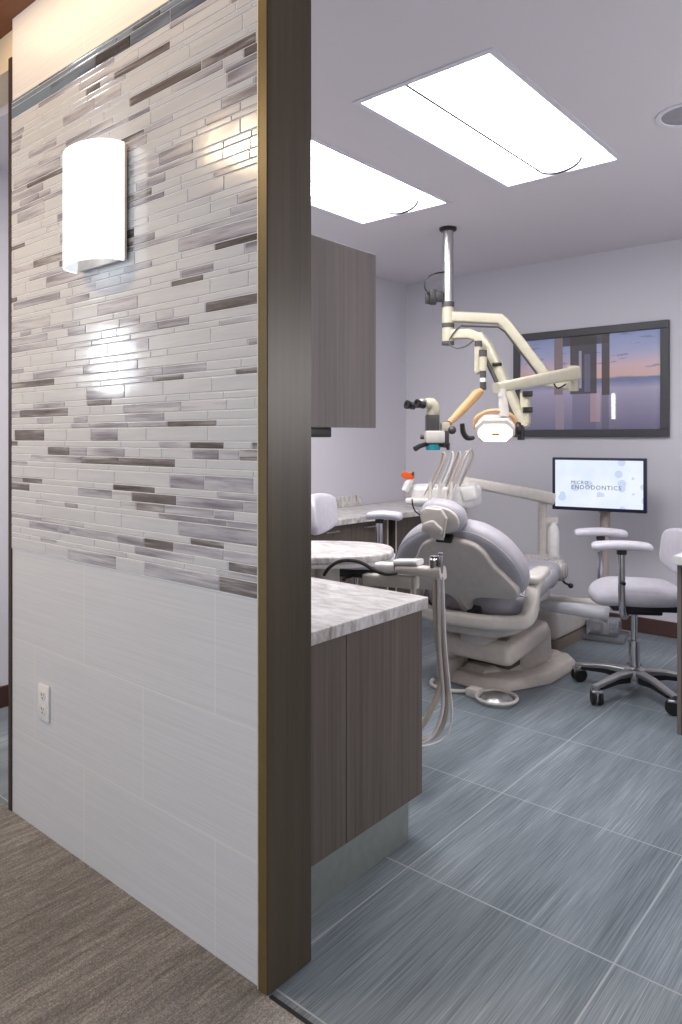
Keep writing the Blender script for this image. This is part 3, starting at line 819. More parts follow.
b = MB(); b.box(-0.17, 0.13, -0.12, 0.12, 0.0, 0.03, 0.008, 2, frame(Vector((pp.x, pp.y, 0)), mr, -mn, Vector((0, 0, 1)))); b.box(-0.10, 0.09, -0.09, 0.09, 0.03, 0.12, 0.008, 2, frame(Vector((pp.x, pp.y, 0)), mr, -mn, Vector((0, 0, 1)))); b.build('base', M_clear, mo)
def text(s, size, lx, lz, spacing=1.0, parent=None):
    cu = bpy.data.curves.new('t', 'FONT'); cu.body = s; cu.size = size; cu.space_character = spacing; cu.extrude = 0.0004; cu.resolution_u = 3
    o = bpy.data.objects.new('t', cu); COL.objects.link(o)
    me = bpy.data.meshes.new_from_object(o)
    bpy.data.objects.remove(o)
    Mt = Mm @ Matrix.Translation((lx, -0.0022, lz)) @ Matrix.Rotation(PI/2, 4, 'X')
    b = MB(); b.bm.from_mesh(me); bmesh.ops.transform(b.bm, matrix=Mt, verts=b.bm.verts)
    return b.build('lettering', M_text, parent, smooth=False)
text('MICRO', 0.031, -0.165, 0.0, 1.15, mo)
text('ENDODONTICS', 0.037, -0.165, -0.032, 1.2, mo)

# ---------------------------------------------------------------- dental chair
CXX, CYY = -1.86, 3.25
dc = thing('dental_chair', 'reclined lavender and beige dental treatment chair seen from behind', 'dental chair', (CXX, CYY, 0))
ANG = math.radians(7)
XD = Vector((math.cos(ANG), math.sin(ANG), 0)); YD = Vector((-math.sin(ANG), math.cos(ANG), 0))
HP = Vector((-1.86, 3.17, 0.40))
UP = (YD*-0.41 + Vector((0, 0, 0.912))).normalized(); NB = UP.cross(XD); NB = NB if NB.dot(YD) > 0 else -NB   # towards the feet
Mb = frame(HP, XD, UP, -NB) # local z = towards viewer (head side back face)
def sym(pts):
    """right half listed bottom->top (CCW); mirrored"""
    return pts + [(-p[0], p[1]) for p in reversed(pts) if abs(p[0]) > 1e-6]
cush = catmull([Vector((p[0], p[1], 0)) for p in sym([(0.12, 0.115), (0.24, 0.125), (0.315, 0.16), (0.342, 0.225), (0.338, 0.295), (0.305, 0.365), (0.235, 0.437), (0.13, 0.486), (0.0, 0.495)])], 4, True)
def cbend(v):
    q = abs(v.x)
    return Vector((v.x, v.y, v.z + 0.32*q*q - 0.10*max(0, 0.2-v.y)))
MB().pillow(cush, 0.125, 0.055, Mb @ Matrix.Translation((0, 0, -0.13)), dome=0.0, dome2=-0.03, bend=cbend).build('backrest_cushion', M_vinyl, dc, angle=60)
shell = catmull([Vector((p[0], p[1], 0)) for p in sym([(0.028, -0.03), (0.034, 0.05), (0.075, 0.105), (0.19, 0.128), (0.285, 0.150), (0.312, 0.20), (0.268, 0.262), (0.205, 0.325), (0.162, 0.395), (0.10, 0.430), (0.0, 0.442)])], 4, True)
MB().pillow(shell, 0.045, 0.015, Mb @ Matrix.Translation((0, 0, -0.022)), dome=0.012, bend=cbend).build('back_shell', M_shell, dc, angle=60)
rimc = catmull([Vector((p[0], p[1], 0)) for p in sym([(0.30, 0.165), (0.32, 0.19), (0.332, 0.23), (0.328, 0.292), (0.294, 0.358), (0.226, 0.425), (0.125, 0.472), (0.0, 0.480)])], 4, True)
b = MB(); b.tube([Mb @ cbend(Vector((p.x, p.y, -0.001))) for p in rimc] + [Mb @ cbend(Vector((rimc[0].x, rimc[0].y, -0.001)))], 0.003, 6); b.build('piping', M_vinyl, dc)
# headrest
hr = catmull([Vector((p[0], p[1], 0)) for p in sym([(0.04, -0.078), (0.095, -0.06), (0.125, -0.01), (0.11, 0.045), (0.06, 0.078), (0, 0.085)])], 4, True)
hr = [p*0.92 for p in hr]
HC = Mb @ Vector((-0.035, 0.545, 0.0))
Hup = (UP + Vector((0, 0, 0.15)) + YD*0.15 - XD*0.12).normalized()
Hx = (XD + UP*-0.18).normalized(); Hz = Hx.cross(Hup).normalized(); Hup = Hz.cross(Hx)
Mhd = frame(HC, Hx, Hup, Hz)
MB().pillow(hr, 0.10, 0.04, Mhd @ Matrix.Translation((0, 0, -0.085)), dome=0.006).build('headrest_cushion', M_vinyl, dc, angle=60)
hr2 = [Vector((p.x*0.86, p.y*0.84-0.003, 0)) for p in hr]
MB().pillow(hr2, 0.02, 0.008, Mhd @ Matrix.Translation((0, 0, 0.005)), dome=0.004).build('headrest_shell', M_shell, dc, angle=60)
b = MB(); b.prism([(-0.075, -0.075), (0.035, -0.085), (0.045, 0.02), (0.012, 0.06), (-0.065, 0.05), (-0.085, 0.0)], 0.02, 0.045, 0.006, 2, Mhd)
b.bar([Mhd @ Vector((-0.015, -0.05, 0.02)), Mhd @ Vector((-0.012, -0.10, 0.01)), Mb @ Vector((-0.028, 0.43, -0.005))], 0.07, 0.018, 0.006); b.build('headrest_bracket', M_shell2, dc)
b = MB(); b.pillow(catmull([Vector(p) for p in [(-0.06, -0.05, 0), (0.02, -0.05, 0), (0.035, -0.02, 0), (0.01, 0.0, 0), (-0.015, 0.015, 0), (-0.05, 0.0, 0), (-0.07, -0.02, 0)]], 3, True), 0.022, 0.008, Mhd @ Matrix.Translation((0.0, -0.012, 0.045)), dome=0.004); b.build('headrest_knob', M_shell, dc)
b = MB(); b.box(-0.068, 0.012, 0.428, 0.456, -0.005, 0.036, 0.004, 2, Mb); b.build('headrest_latch', M_black, dc)
# hinge
b = MB(); b.box(-0.055, 0.055, -0.06, -0.015, -0.03, 0.03, 0.008, 2, Mb); b.box(0.01, 0.07, -0.02, 0.03, -0.04, 0.02, 0.008, 2, Mb); b.build('hinge_block', M_black, dc)
# upper frame (local: x right, y feet) around the chair axis
Mu = frame(Vector((CXX, CYY, 0)), XD, YD, Vector((0, 0, 1)))
b = MB()
yhalf = [(0.302, 0.10, 0.572), (0.304, 0.03, 0.568), (0.307, -0.015, 0.53), (0.307, -0.04, 0.46), (0.295, -0.068, 0.412), (0.25, -0.10, 0.392), (0.12, -0.135, 0.385), (0, -0.145, 0.385)]
ypath = [(-p[0], p[1], p[2]) for p in yhalf[:-1]] + list(reversed(yhalf))
b.bar([Mu @ p for p in catmull(ypath, 5)], 0.066, 0.066, 0.018)
b.pillow(catmull([Vector(p) for p in [(-0.22, -0.12, 0), (0.22, -0.12, 0), (0.24, 0.0, 0), (0.17, 0.5, 0), (0.13, 0.8, 0), (-0.13, 0.8, 0), (-0.17, 0.5, 0), (-0.24, 0.0, 0)]], 5, True), 0.05, 0.022, Mu @ Matrix.Translation((0, 0, 0.345)), dome=0.0)
b.build('seat_frame', M_shell2, dc, angle=60)
b = MB(); b.pillow(catmull([Vector(p) for p in [(-0.17, -0.08, 0), (0.0, -0.12, 0), (0.17, -0.08, 0), (0.2, 0.15, 0), (-0.2, 0.15, 0)]], 4, True), 0.05, 0.02, Mu @ Matrix.Translation((0, 0, 0.30))); b.build('pivot_cover', M_shell, dc)
# seat and leg rest cushions: swept profile
seat = catmull([Vector(p) for p in [(-0.24, -0.04, 0), (0, -0.05, 0), (0.24, -0.04, 0), (0.262, 0.2, 0), (0.255, 0.45, 0), (0.22, 0.56, 0), (-0.22, 0.56, 0), (-0.255, 0.45, 0), (-0.262, 0.2, 0)]], 4, True)
MB().pillow(seat, 0.11, 0.05, Mu @ Matrix.Translation((0, 0, 0.385)), dome=0.01, bend=lambda v: Vector((v.x, v.y, v.z + 0.16*max(0, v.y-0.1)**1.3 + 0.3*v.x*v.x))).build('seat_cushion', M_vinyl, dc, angle=60)
leg = catmull([Vector(p) for p in [(-0.23, 0.55, 0), (0, 0.54, 0), (0.23, 0.55, 0), (0.21, 0.75, 0), (0.19, 0.92, 0), (0.13, 1.0, 0), (-0.13, 1.0, 0), (-0.19, 0.92, 0), (-0.21, 0.75, 0)]], 4, True)
MB().pillow(leg, 0.11, 0.045, Mu @ Matrix.Translation((0, 0, 0.43)), dome=0.005, bend=lambda v: Vector((v.x, v.y, v.z + 0.02*(v.y-0.55)))).build('leg_cushion', M_vinyl, dc, angle=60)
toe = catmull([Vector(p) for p in [(-0.205, 0.80, 0), (0.205, 0.80, 0), (0.20, 0.92, 0), (0.14, 1.015, 0), (-0.14, 1.015, 0), (-0.20, 0.92, 0)]], 5, True)
MB().pillow(toe, 0.125, 0.05, Mu @ Matrix.Translation((0, 0, 0.43)), dome=0.006).build('toe_cover', M_wrap, dc, angle=60)
for s in (-1, 1):
    ar = catmull([Vector(p) for p in [(-0.045, 0.0, 0), (0.0, -0.02, 0), (0.045, 0.0, 0), (0.048, 0.16, 0), (0.04, 0.30, 0), (0.0, 0.33, 0), (-0.04, 0.30, 0), (-0.048, 0.16, 0)]], 3, True)
    MB().pillow(ar, 0.045, 0.018, Mu @ Matrix.Translation((s*0.304, -0.03, 0.574)) @ Matrix.Rotation(0.10, 4, 'X') @ Matrix.Diagonal((0.9, 0.62, 0.85, 1)), dome=0.006).build('armrest', M_shell2, dc, angle=60)
b = MB(); b.tube([Mu @ Vector(p) for p in ((0.17, 0.88, 0.45), (0.20, 0.90, 0.41), (0.225, 0.92, 0.395))], 0.007, 8); b.ball(Mu @ Vector((0.228, 0.922, 0.393)), 0.016); b.build('release_knob', M_black, dc)
# lift body
def rrect(x0, x1, y0, y1, r, n=4):
    o = []
    for (cx, cy, a0) in ((x1-r, y0+r, -PI/2), (x1-r, y1-r, 0), (x0+r, y1-r, PI/2), (x0+r, y0+r, PI)):
        for k in range(n+1): 
            t = a0 + k/n*PI/2; o.append((cx+r*math.cos(t), cy+r*math.sin(t)))
    return o
MB().pillow(rrect(-2.07, -1.645, 3.22, 3.70, 0.05), 0.10, 0.03, Matrix.Translation((0, 0, 0.152)), bend=lambda v: Vector((v.x, v.y + (0.03*(v.z) if v.y < 3.4 else 0), v.z + 0.10*max(0, v.y-3.25)))).build('lift_body', M_base_pl, dc, angle=60)
b = MB(); b.prism(rrect(-2.05, -1.69, 3.53, 3.86, 0.07), 0.03, 0.255, 0.05, 5, None, 0.94); b.build('lift_column', M_base_pl, dc, angle=50)
b = MB(); b.box(-1.93, -1.70, 3.30, 3.46, 0.252, 0.262, 0.003, 1, Matrix.Translation((0, 0, 0.0)) ); b.build('tread_plate', M_satin, dc)
b = MB(); b.cyl((-1.86, 3.30, 0.24), (-1.86, 3.30, 0.345), 0.10, 28); b.build('swivel_ring', M_shell, dc)
# floor plate
fp = [(-2.09, 3.32), (-2.02, 3.25), (-1.86, 3.235), (-1.70, 3.30), (-1.585, 3.56), (-1.585, 3.93), (-1.66, 4.02), (-2.02, 4.02), (-2.09, 3.9)]
b = MB(); b.prism(fp, 0.0, 0.055, 0.012, 2, None, 0.90); b.prism([(-2.0, 3.34), (-1.86, 3.33), (-1.70, 3.58), (-1.68, 3.95), (-2.0, 3.95)], 0.05, 0.082, 0.01, 2, None, 0.86); b.build('floor_plate', M_base_pl, dc, angle=40)
b = MB(); b.box(-2.02, -1.75, 3.42, 3.62, 0.075, 0.156, 0.005); b.build('lift_recess_shade', M_recess_shade, dc)  # dark block standing for the shade under the lift body
b = MB(); b.pillow(rrect(-2.10, -2.00, 3.24, 3.55, 0.04), 0.12, 0.02); b.build('side_foot', M_base_pl, dc, angle=60)

# foot control
fc = thing('foot_control', 'round chrome foot pedal with beige ring on the floor', 'foot pedal', (-1.69, 3.165, 0))
Mf = Matrix.Translation((-1.69, 3.165, 0))
MB().lathe([(0, 0), (0.078, 0), (0.078, 0.012), (0.06, 0.03), (0.03, 0.042), (0, 0.045)], 32, Mf).build('pedal_dome', M_satin, fc)
MB().torus((0, 0, 0.02), 0.098, 0.008, 32, 8, Mf).build('guard_ring', M_shell2, fc)
b = MB(); b.box(-0.15, -0.08, -0.045, 0.02, 0.0, 0.045, 0.01, 2, Mf); b.build('cord_housing', M_shell2, fc)
b = MB(); b.tube([(-1.835, 3.155, 0.02), (-1.89, 3.13, 0.012), (-1.97, 3.11, 0.010), (-2.05, 3.14, 0.010), (-2.08, 3.20, 0.012)], 0.010, 8, 5); b.build('cord', M_shell2, fc)

# ---------------------------------------------------------------- junction box, delivery unit
jx = thing('utility_box', 'beige floor utility box with taupe plinth behind the chair', 'utility box', (-1.98, 4.36, 0))
MB().pillow(rrect(-2.17, -1.79, 4.09, 4.62, 0.05), 0.165, 0.03, Matrix.Translation((0, 0, 0.07))).build('cover', M_shell2, jx, angle=60)
MB().prism(rrect(-2.165, -1.795, 4.095, 4.615, 0.05), 0.0, 0.071).build('plinth', M_taupe, jx)
b = MB(); b.tube([(-2.05, 4.50, 0.26), Q(541, 600, 4.52), Q(612, 604, 4.36)], 0.027, 16); b.build('utility_arm', M_shell2, jx)
b = MB(); b.tube([Q(530, 603, 4.22), Q(545, 606, 4.18), Q(575, 609, 4.1), Q(606, 614, 4.0)], [0.02, 0.03, 0.036, 0.042], 16); b.tube([Q(604, 614, 4.0), Q(609, 615, 3.99)], 0.045, 16); b.build('sleeved_arm', M_sleeve, jx)

du = thing('delivery_unit', 'off white instrument delivery tray and swing arm behind the headrest', 'delivery unit', (-2.05, 4.45, 0.2))
pv = Vector((-2.03, 4.42, 0))
b = MB(); b.cyl((pv.x, pv.y, 0.236), (pv.x, pv.y, 0.88), 0.029, 20); b.build('post', M_shell2, du)
b = MB(); b.cyl((pv.x, pv.y, 0.86), (pv.x, pv.y, 0.885), 0.022, 16); b.bar([Q(552, 499, 4.66), Q(535, 495, 4.6), Q(466, 482, 4.38)], [0.06, 0.06, 0.055], [0.075, 0.075, 0.06], 0.015); b.build('swing_arm', M_shell2, du)
b = MB(); b.bar([Q(545, 521, 4.68), Q(558, 521, 4.66)], 0.04, 0.05, 0.008); b.build('bottle_bracket', M_shell2, du)
bq = Q(553.5, 527, 4.66)
b = MB(); b.lathe([(0, -0.23), (0.034, -0.23), (0.037, -0.215), (0.037, -0.03), (0.03, -0.005), (0.022, 0.012), (0.022, 0.03), (0, 0.03)], 20, Matrix.Translation((bq.x, bq.y, bq.z))); b.build('water_bottle', M_white, du)
Mtray = frame(Q(446, 495, 4.32), (RT*0.97 - FW*0.25).normalized(), (FW*0.97 + RT*0.25).normalized(), Vector((0, 0, 1)))
b = MB(); b.pillow(catmull([Vector(p) for p in [(-0.20, -0.10, 0), (-0.1, -0.14, 0), (0.14, -0.14, 0), (0.18, -0.06, 0), (0.18, 0.12, 0), (-0.16, 0.12, 0), (-0.21, 0.04, 0)]], 4, True), 0.125, 0.03, Mtray @ Matrix.Translation((0, 0, -0.065)), dome=0.004); b.box(-0.12, 0.12, 0.0, 0.12, 0.02, 0.05, 0.01, 2, Mtray); b.build('tray_head', M_white, du, angle=60)
b = MB(); b.box(0.10, 0.19, -0.16, 0.05, -0.06, 0.03, 0.02, 3, Mtray @ Matrix.Rotation(-0.25, 4, 'Y')); b.build('control_pad', M_white, du)
b = MB(); b.box(-0.22, -0.02, -0.17, -0.09, -0.045, -0.01, 0.012, 3, Mtray); b.build('instrument_holder', M_white, du)
ins = [  # (tray px, py) -> (loop top px, py) -> return px, py
    ((424, 496), (431, 482), (441, 462), (443, 453), (445, 458), (437, 478), (431, 490)),
    ((434, 498), (440, 484), (449, 462), (452, 452), (453, 459), (447, 476), (440, 490)),
    ((438, 500), (446, 486), (455, 462), (459, 452), (460, 458), (452, 480), (446, 498)),
    ((444, 503), (453, 486), (462, 464), (466, 452), (468, 457), (460, 478), (451, 500)),
    ((458, 490), (463, 478), (471, 462), (473, 453), (470, 450), (463, 462), (452, 490)),
]
for k, row in enumerate(ins):
    h = MB().tube([Q(x, y, 4.22 - 0.02*i) for i, (x, y) in enumerate(row)], 0.0062, 8, 6).build('hose', M_hosew if k % 2 else M_hose, du)
    a0, a1 = Q(row[-1][0], row[-1][1]-8, 4.09), Q(row[-1][0]-2, row[-1][1]+12, 4.06)
    MB().tube([a0, (a0+a1)/2, a1], [0.008, 0.011, 0.010], 10).build('handpiece', M_shell2, h)
b = MB(); b.tube([Q(412, 499, 4.2), Q(413, 506, 4.2), Q(416, 512, 4.2), Q(424, 517, 4.2)], 0.004, 6, 4); b.build('thin_cable', M_black, du)
cl = thing('curing_light', 'white handheld curing light with an orange eye shield', 'curing light', Q(407, 489, 4.25))
b = MB(); b.tube([Q(405, 491, 4.25), Q(408, 484, 4.25), Q(411, 477, 4.25)], [0.022, 0.024, 0.018], 14); b.build('handle', M_white, cl)
b = MB(); b.tube([Q(411, 478, 4.25), Q(412.5, 475, 4.24), Q(413.5, 472.5, 4.22)], [0.012, 0.009, 0.007], 10); b.build('light_guide', M_darkgrey, cl)
b = MB(); b.pillow(catmull([Vector((0.036*math.cos(i*PI/5)*(1.25 if i < 3 or i > 8 else 1), 0.021*math.sin(i*PI/5), 0)) for i in range(10)], 2, True), 0.006, 0.003, frame(Q(407, 475.5, 4.235), (RT*0.95 + Vector((0, 0, -0.3))).normalized(), (Vector((0, 0, 0.95)) + RT*0.3).normalized(), -FW)); b.build('eye_shield', M_orange, cl)
b = MB(); b.tube([Q(405, 491, 4.25), Q(408, 497, 4.27), Q(414, 498, 4.3)], 0.012, 10, 3); b.build('holder_clip', M_shell2, cl)

# ---------------------------------------------------------------- assistant cart
cc = RT*-0.15 + FW*3.12
ac = thing('assistant_cart', 'oval marble topped assistant cart with suction arm beside the counter', 'cart', (cc.x, cc.y, 0))
Mc = frame(cc, RT, FW, Vector((0, 0, 1)))
ov = []
for i in range(40):
    t = 2*PI*i/40; cs, sn = math.cos(t), math.sin(t)
    ov.append((0.378*math.copysign(abs(cs)**0.8, cs), 0.235*math.copysign(abs(sn)**0.8, sn)))
MB().pillow(ov, 0.034, 0.010, Mc @ Matrix.Translation((0, 0, 0.770))).build('oval_top', M_marble, ac, angle=60)
MB().prism([(p[0]*0.97, p[1]*0.97) for p in ov], 0.755, 0.771, 0, 1, Mc).build('top_underframe', M_white, ac)
b = MB(); b.cyl((-0.02, -0.05, 0.06), (-0.02, -0.05, 0.755), 0.05, 24, None, Mc); b.cyl((0.09, -0.13, 0.63), (0.09, -0.13, 0.752), 0.054, 24, None, Mc); b.box(-0.34, 0.05, -0.16, 0.0, 0.675, 0.755, 0.01, 2, Mc); b.build('column', M_shell2, ac)
b = MB(); b.pillow(rrect(-0.2, 0.16, -0.2, 0.12, 0.08), 0.06, 0.02, Mc); b.build('base', M_shell2, ac)
b = MB(); b.box(-0.30, -0.26, -0.24, -0.19, 0.70, 0.755, 0.006, 2, Mc); b.box(-0.24, -0.14, -0.235, -0.2, 0.725, 0.757, 0.004, 2, Mc); b.build('under_fittings', M_taupe, ac)
b = MB(); b.bar([Q(366, 579, 2.96), Q(400, 581, 2.86), Q(415, 583, 2.80)], 0.05, 0.048, 0.01); b.box(-0.006, 0.006, -0.02, 0.02, -0.09, 0.02, 0.003, 1, FX(414, 582, 2.8)); b.build('arm', M_shell2, ac)
b = MB(); b.bar([Q(397, 562, 2.86), Q(420, 562, 2.80)], 0.06, 0.022, 0.01); b.bar([Q(378, 567, 2.9), Q(397, 568, 2.86)], 0.06, 0.04, 0.012); b.build('arm_pad', M_white, ac)
b = MB(); b.bar([Q(399, 569, 2.85), Q(418, 570, 2.80), Q(432, 573, 2.75), Q(443, 573, 2.72)], [0.06, 0.06, 0.05, 0.05], [0.032, 0.035, 0.045, 0.05], 0.012); b.build('suction_holder', M_shell2, ac)
b = MB(); b.tube([Q(324, 575, 2.88), Q(329, 568, 2.85), Q(338, 562, 2.82), Q(350, 560.5, 2.80), Q(362, 563, 2.79), Q(374, 570, 2.77), Q(386, 574, 2.77), Q(397, 573, 2.78)], 0.007, 8, 5); b.build('black_cable', M_black, ac)
for (px, y0, y1, d, r) in ((434, 556, 570, 2.74, 0.017), (440.5, 553, 568, 2.72, 0.011)):
    p = Q(px, y0, d); q = Q(px, y1, d)
    MB().lathe([(0, q.z-p.z-0.02), (r*0.8, q.z-p.z-0.02), (r*1.1, -0.03), (r*1.15, -0.012), (r*0.9, -0.008), (r, 0), (0, 0)], 16, Matrix.Translation(p)).build('suction_tip', M_steel, ac)
hz = [
    ([(435, 577), (435, 605), (437, 638), (441, 668), (438, 692), (429, 714), (418, 730), (403, 740)], 0.0105, M_hose),
    ([(441, 577), (442, 610), (444, 650), (447, 685), (446, 712), (440, 730), (428, 739), (412, 741)], 0.0095, M_hose),
    ([(439, 577), (439, 610), (440, 650), (443, 690), (442, 712), (435, 732), (424, 742), (405, 744)], 0.0065, M_hosew),
    ([(443, 577), (444, 610), (446, 650), (450, 690), (452, 715), (447, 735), (434, 744), (418, 747)], 0.0045, M_hosew),
]
for i, (row, r, m) in enumerate(hz):
    MB().tube([Q(x, y, 2.73-0.015*k - 0.01*i) for k, (x, y) in enumerate(row)], r, 10, 6).build('suction_hose', m, ac)

# ---------------------------------------------------------------- stools
def make_stool():
    t = thing('operator_stool', 'white padded rolling stool with armrests on a chrome star base', 'stool', (0, 0, 0))
    so_ = catmull([Vector(p) for p in [(-0.13, 0.19, 0), (0.0, 0.215, 0), (0.13, 0.19, 0), (0.205, 0.10, 0), (0.22, -0.02, 0), (0.19, -0.16, 0), (0.10, -0.205, 0), (-0.10, -0.205, 0), (-0.19, -0.16, 0), (-0.22, -0.02, 0), (-0.205, 0.10, 0)]], 4, True)
    so_ = list(reversed(so_))
    MB().pillow(so_, 0.075, 0.032, Matrix.Translation((0, 0, 0.475)), dome=0.018, bend=lambda v: Vector((v.x, v.y, v.z-0.35*max(0, v.y-0.1)**1.2 + 0.0))).build('seat', M_vinyl2, t, local=True, angle=60)
    b = MB(); b.box(-0.13, 0.13, -0.21, 0.13, 0.438, 0.474, 0.006); b.box(-0.06, 0.06, -0.12, 0.06, 0.405, 0.445, 0.008); b.box(-0.03, 0.03, -0.29, -0.1, 0.425, 0.45, 0.005); b.build('seat_mechanism', M_black, t, local=True)
    b = MB(); b.tube([(0.05, 0.02, 0.43), (0.14, 0.0, 0.425), (0.18, -0.02, 0.42)], 0.006, 8); b.ball((0.185, -0.02, 0.42), 0.012); b.build('height_lever', M_black, t, local=True)
    b = MB(); b.cyl((0, 0, 0.10), (0, 0, 0.41), 0.016, 18); b.build('gas_piston', M_steel, t, local=True)
    b = MB(); b.cyl((0, 0, 0.05), (0, 0, 0.26), 0.027, 20); b.cyl((0, 0, 0.255), (0, 0, 0.268), 0.03, 20); b.build('column_sleeve', M_steel, t, local=True)
    MB().lathe([(0.028, 0.075), (0.05, 0.075), (0.054, 0.09), (0.05, 0.125), (0.034, 0.135), (0.028, 0.135)], 24).build('base_hub', M_satin, t, local=True)
    # backrest
    bo = catmull([Vector(p) for p in [(-0.17, -0.09, 0), (0, -0.115, 0), (0.17, -0.09, 0), (0.195, 0.0, 0), (0.17, 0.09, 0), (0, 0.115, 0), (-0.17, 0.09, 0), (-0.195, 0.0, 0)]], 4, True)
    Mbk = frame(Vector((0, -0.205, 0.715)), Vector((1, 0, 0)), Vector((0, -0.12, 0.99)).normalized(), Vector((0, -0.99, -0.12)).normalized())
    MB().pillow(bo, 0.06, 0.026, Mbk, dome=0.006, bend=lambda v: Vector((v.x, v.y, v.z-1.1*v.x*v.x))).build('backrest', M_vinyl2, t, local=True, angle=60)
    b = MB(); b.bar([(0, -0.18, 0.44), (0, -0.28, 0.45), (0, -0.295, 0.52), (0, -0.275, 0.72)], 0.04, 0.012, 0.004); b.build('back_bracket', M_steel, t, local=True)
    for s in (-1, 1):
        p = MB(); p.tube([(s*0.05, 0.06, 0.446), (s*0.16, 0.08, 0.428), (s*0.215, 0.10, 0.440), (s*0.243, 0.112, 0.485), (s*0.245, 0.115, 0.58), (s*0.244, 0.115, 0.74)], 0.0165, 14, 5)
        po = p.build('arm_post', M_steel, t, local=True)
        MB().cyl((s*0.244, 0.115, 0.733), (s*0.244, 0.115, 0.757), 0.023, 16).build('arm_clamp', M_black, po, local=True); MB().cyl((s*0.242, 0.122, 0.60), (s*0.275, 0.11, 0.60), 0.009, 10).build('arm_screw', M_black, po, local=True)
        ao = catmull([Vector(v) for v in [(-0.04, -0.12, 0), (0, -0.135, 0), (0.04, -0.12, 0), (0.045, 0, 0), (0.04, 0.12, 0), (0, 0.135, 0), (-0.04, 0.12, 0), (-0.045, 0, 0)]], 3, True)
        MB().pillow(ao, 0.037, 0.017, Matrix.Translation((s*0.244, 0.115, 0.757)), dome=0.004, bend=lambda v: Vector((v.x, v.y, v.z-0.5*v.y*v.y))).build('armrest', M_vinyl2, t, local=True, angle=60)
    return t
def star_leg(t, ang):
    ca, sa = math.cos(ang), math.sin(ang); R = lambda r, z: Vector((r*ca, r*sa, z))
    l = MB().bar([R(0.035, 0.108), R(0.14, 0.108), R(0.275, 0.088), R(0.30, 0.083)], [0.05, 0.042, 0.036, 0.036], [0.030, 0.022, 0.017, 0.018], 0.006).build('leg', M_satin, t, local=True)
    b = MB(); b.bar([R(0.06, 0.084), R(0.15, 0.088), R(0.265, 0.074)], [0.046, 0.04, 0.033], [0.034, 0.026, 0.016], 0.003); b.build('leg_underside', M_black, l, local=True)
    Mw = Matrix.Translation(R(0.285, 0.036)) @ Matrix.Rotation(ang+0.9, 4, 'Z')
    b = MB()
    for s in (-1, 1): b.lathe([(0, -0.009), (0.032, -0.009), (0.036, -0.004), (0.036, 0.004), (0.032, 0.009), (0, 0.009)], 22, Mw @ Matrix.Translation((0, s*0.017, 0)) @ Matrix.Rotation(PI/2, 4, 'X'))
    w = b.build('caster_wheel', M_black, l, local=True)
    b = MB(); b.box(-0.024, 0.026, -0.007, 0.007, -0.01, 0.038, 0.005, 2, Mw); b.cyl(R(0.285, 0.05), R(0.285, 0.088), 0.009, 10)
    pr = []
    b.box(-0.028, 0.03, -0.028, 0.028, 0.022, 0.040, 0.008, 2, Mw)
    b.build('caster_fork', M_steel, l, local=True)
def finish_stool(t, angs):
    for a in angs: star_leg(t, a)
fdir = (-RT + FW*0.155).normalized()
st = make_stool()
rz = math.atan2(fdir.y, fdir.x) - PI/2
finish_stool(st, [math.radians(q) - rz for q in (180, 252, 324, 36, 108)])
st.location = (-1.215, 3.71, 0); st.rotation_euler = (0, 0, rz)
st['label'] = 'white padded rolling stool with two armrests in front of the monitor post'
st['group'] = 'rolling padded stools'
st2 = copy_tree(st)
st2['label'] = 'padded stool with a single armrest behind the oval cart, partly hidden'
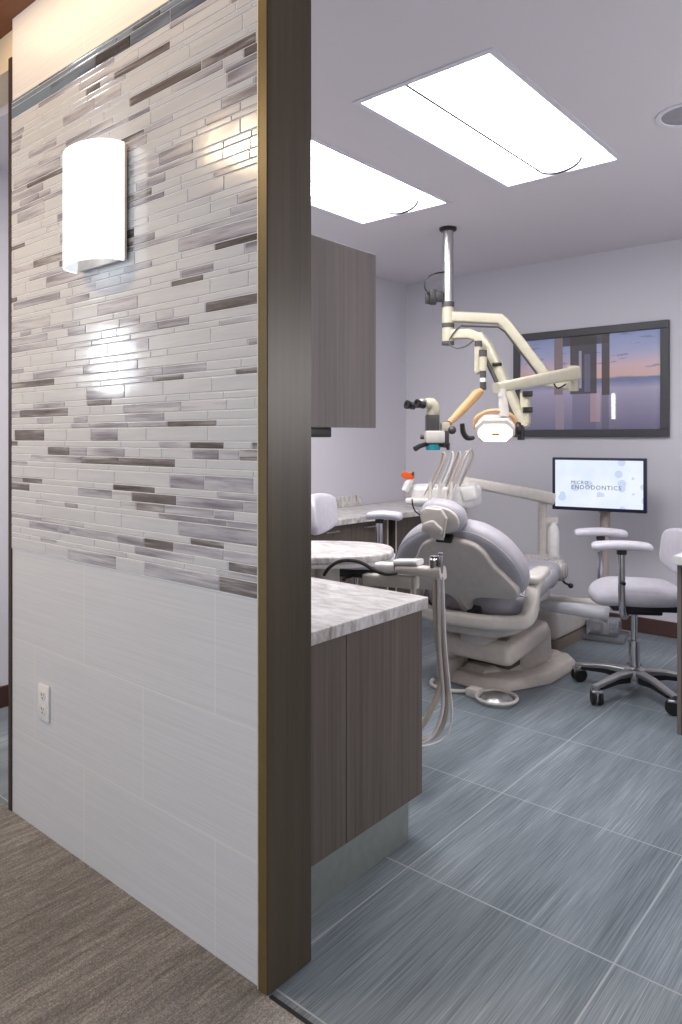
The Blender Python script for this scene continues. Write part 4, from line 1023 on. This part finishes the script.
# second stool: raised higher, one armrest, by the far counter
f2 = (RT*math.cos(0.30) - FW*math.sin(0.30)).normalized()
b2 = Q(357, 520, 4.0)
st2.location = (b2.x, b2.y, 0)
st2.rotation_euler = (0, 0, math.atan2(f2.y, f2.x) - PI/2)
for ch in list(st2.children):
    nm = ch.name.split('.')[0]
    if nm in ('arm_post', 'armrest') and min(v.co.x for v in ch.data.vertices) < -0.1:
        for g in list(ch.children): bpy.data.objects.remove(g)
        bpy.data.objects.remove(ch); continue
    if nm in ('seat', 'seat_mechanism', 'height_lever', 'gas_piston', 'backrest', 'back_bracket', 'arm_post', 'armrest'):
        ch.location.z += 0.11 + (0.03 if nm in ('backrest',) else 0)
    if nm == 'armrest': ch.scale = (1, 0.68, 1); ch.location.y = 0.115*0.32+0.10
    if nm == 'arm_post': ch.location.y = 0.075

# ---------------------------------------------------------------- light
w = bpy.data.worlds.new('World'); scene.world = w; w.use_nodes = True
bg = w.node_tree.nodes['Background']; bg.inputs[0].default_value = (0.80, 0.89, 1.0, 1); bg.inputs[1].default_value = 1.22
def area(name, loc, rot, sx, sy, e, col):
    l = bpy.data.lights.new(name, 'AREA'); l.shape = 'RECTANGLE'; l.size = sx; l.size_y = sy; l.energy = e; l.color = col
    o = bpy.data.objects.new(name, l); COL.objects.link(o); o.location = loc; o.rotation_euler = rot; return o
area('hall_wash_fill', (-1.8, 0.98, ZH-0.012), (0.25, 0, 0), 1.5, 0.08, 4.6, (1, 0.70, 0.40))  # added warm strip standing in for bounce off the wood ceiling
area('hall_downlight', (-2.6, -0.1, ZH-0.012), (0, 0, 0), 0.40, 0.16, 27, (1, 0.74, 0.44))
area('hall_glint_light', (XL+0.03, 0.16, 1.70), (PI/2, 0, -PI/2), 0.14, 0.34, 4.5, (0.86, 0.93, 1))  # added lamp for the bright reflection in the mosaic; no window here
area('passage_light', (-2.9, 2.4, ZC-0.01), (0, 0, 0), 0.5, 0.5, 5, (0.95, 0.98, 1))

pl = bpy.data.lights.new('room_fill', 'POINT'); pl.energy = 50; pl.shadow_soft_size = 0.35; pl.color = (1, 0.97, 0.95)  # added soft fill, unseen, to brighten ceiling and floor
plo = bpy.data.objects.new('room_fill', pl); COL.objects.link(plo); plo.location = (0.7, 3.1, 1.6)
# ---------------------------------------------------------------- camera
cam = bpy.data.cameras.new('Camera'); co = bpy.data.objects.new('Camera', cam); COL.objects.link(co)
cam.sensor_fit = 'HORIZONTAL'; cam.sensor_width = 36; cam.lens = 721/682*36
cam.shift_y = -(512-CY)/682
co.location = (0, 0, EYE); co.rotation_euler = (PI/2, 0, YAW)
scene.camera = co
scene.view_settings.view_transform = 'Standard'
scene.view_settings.look = 'None'
scene.view_settings.exposure = 0.0
scene.cycles.use_denoising = True
scene.cycles.max_bounces = 8
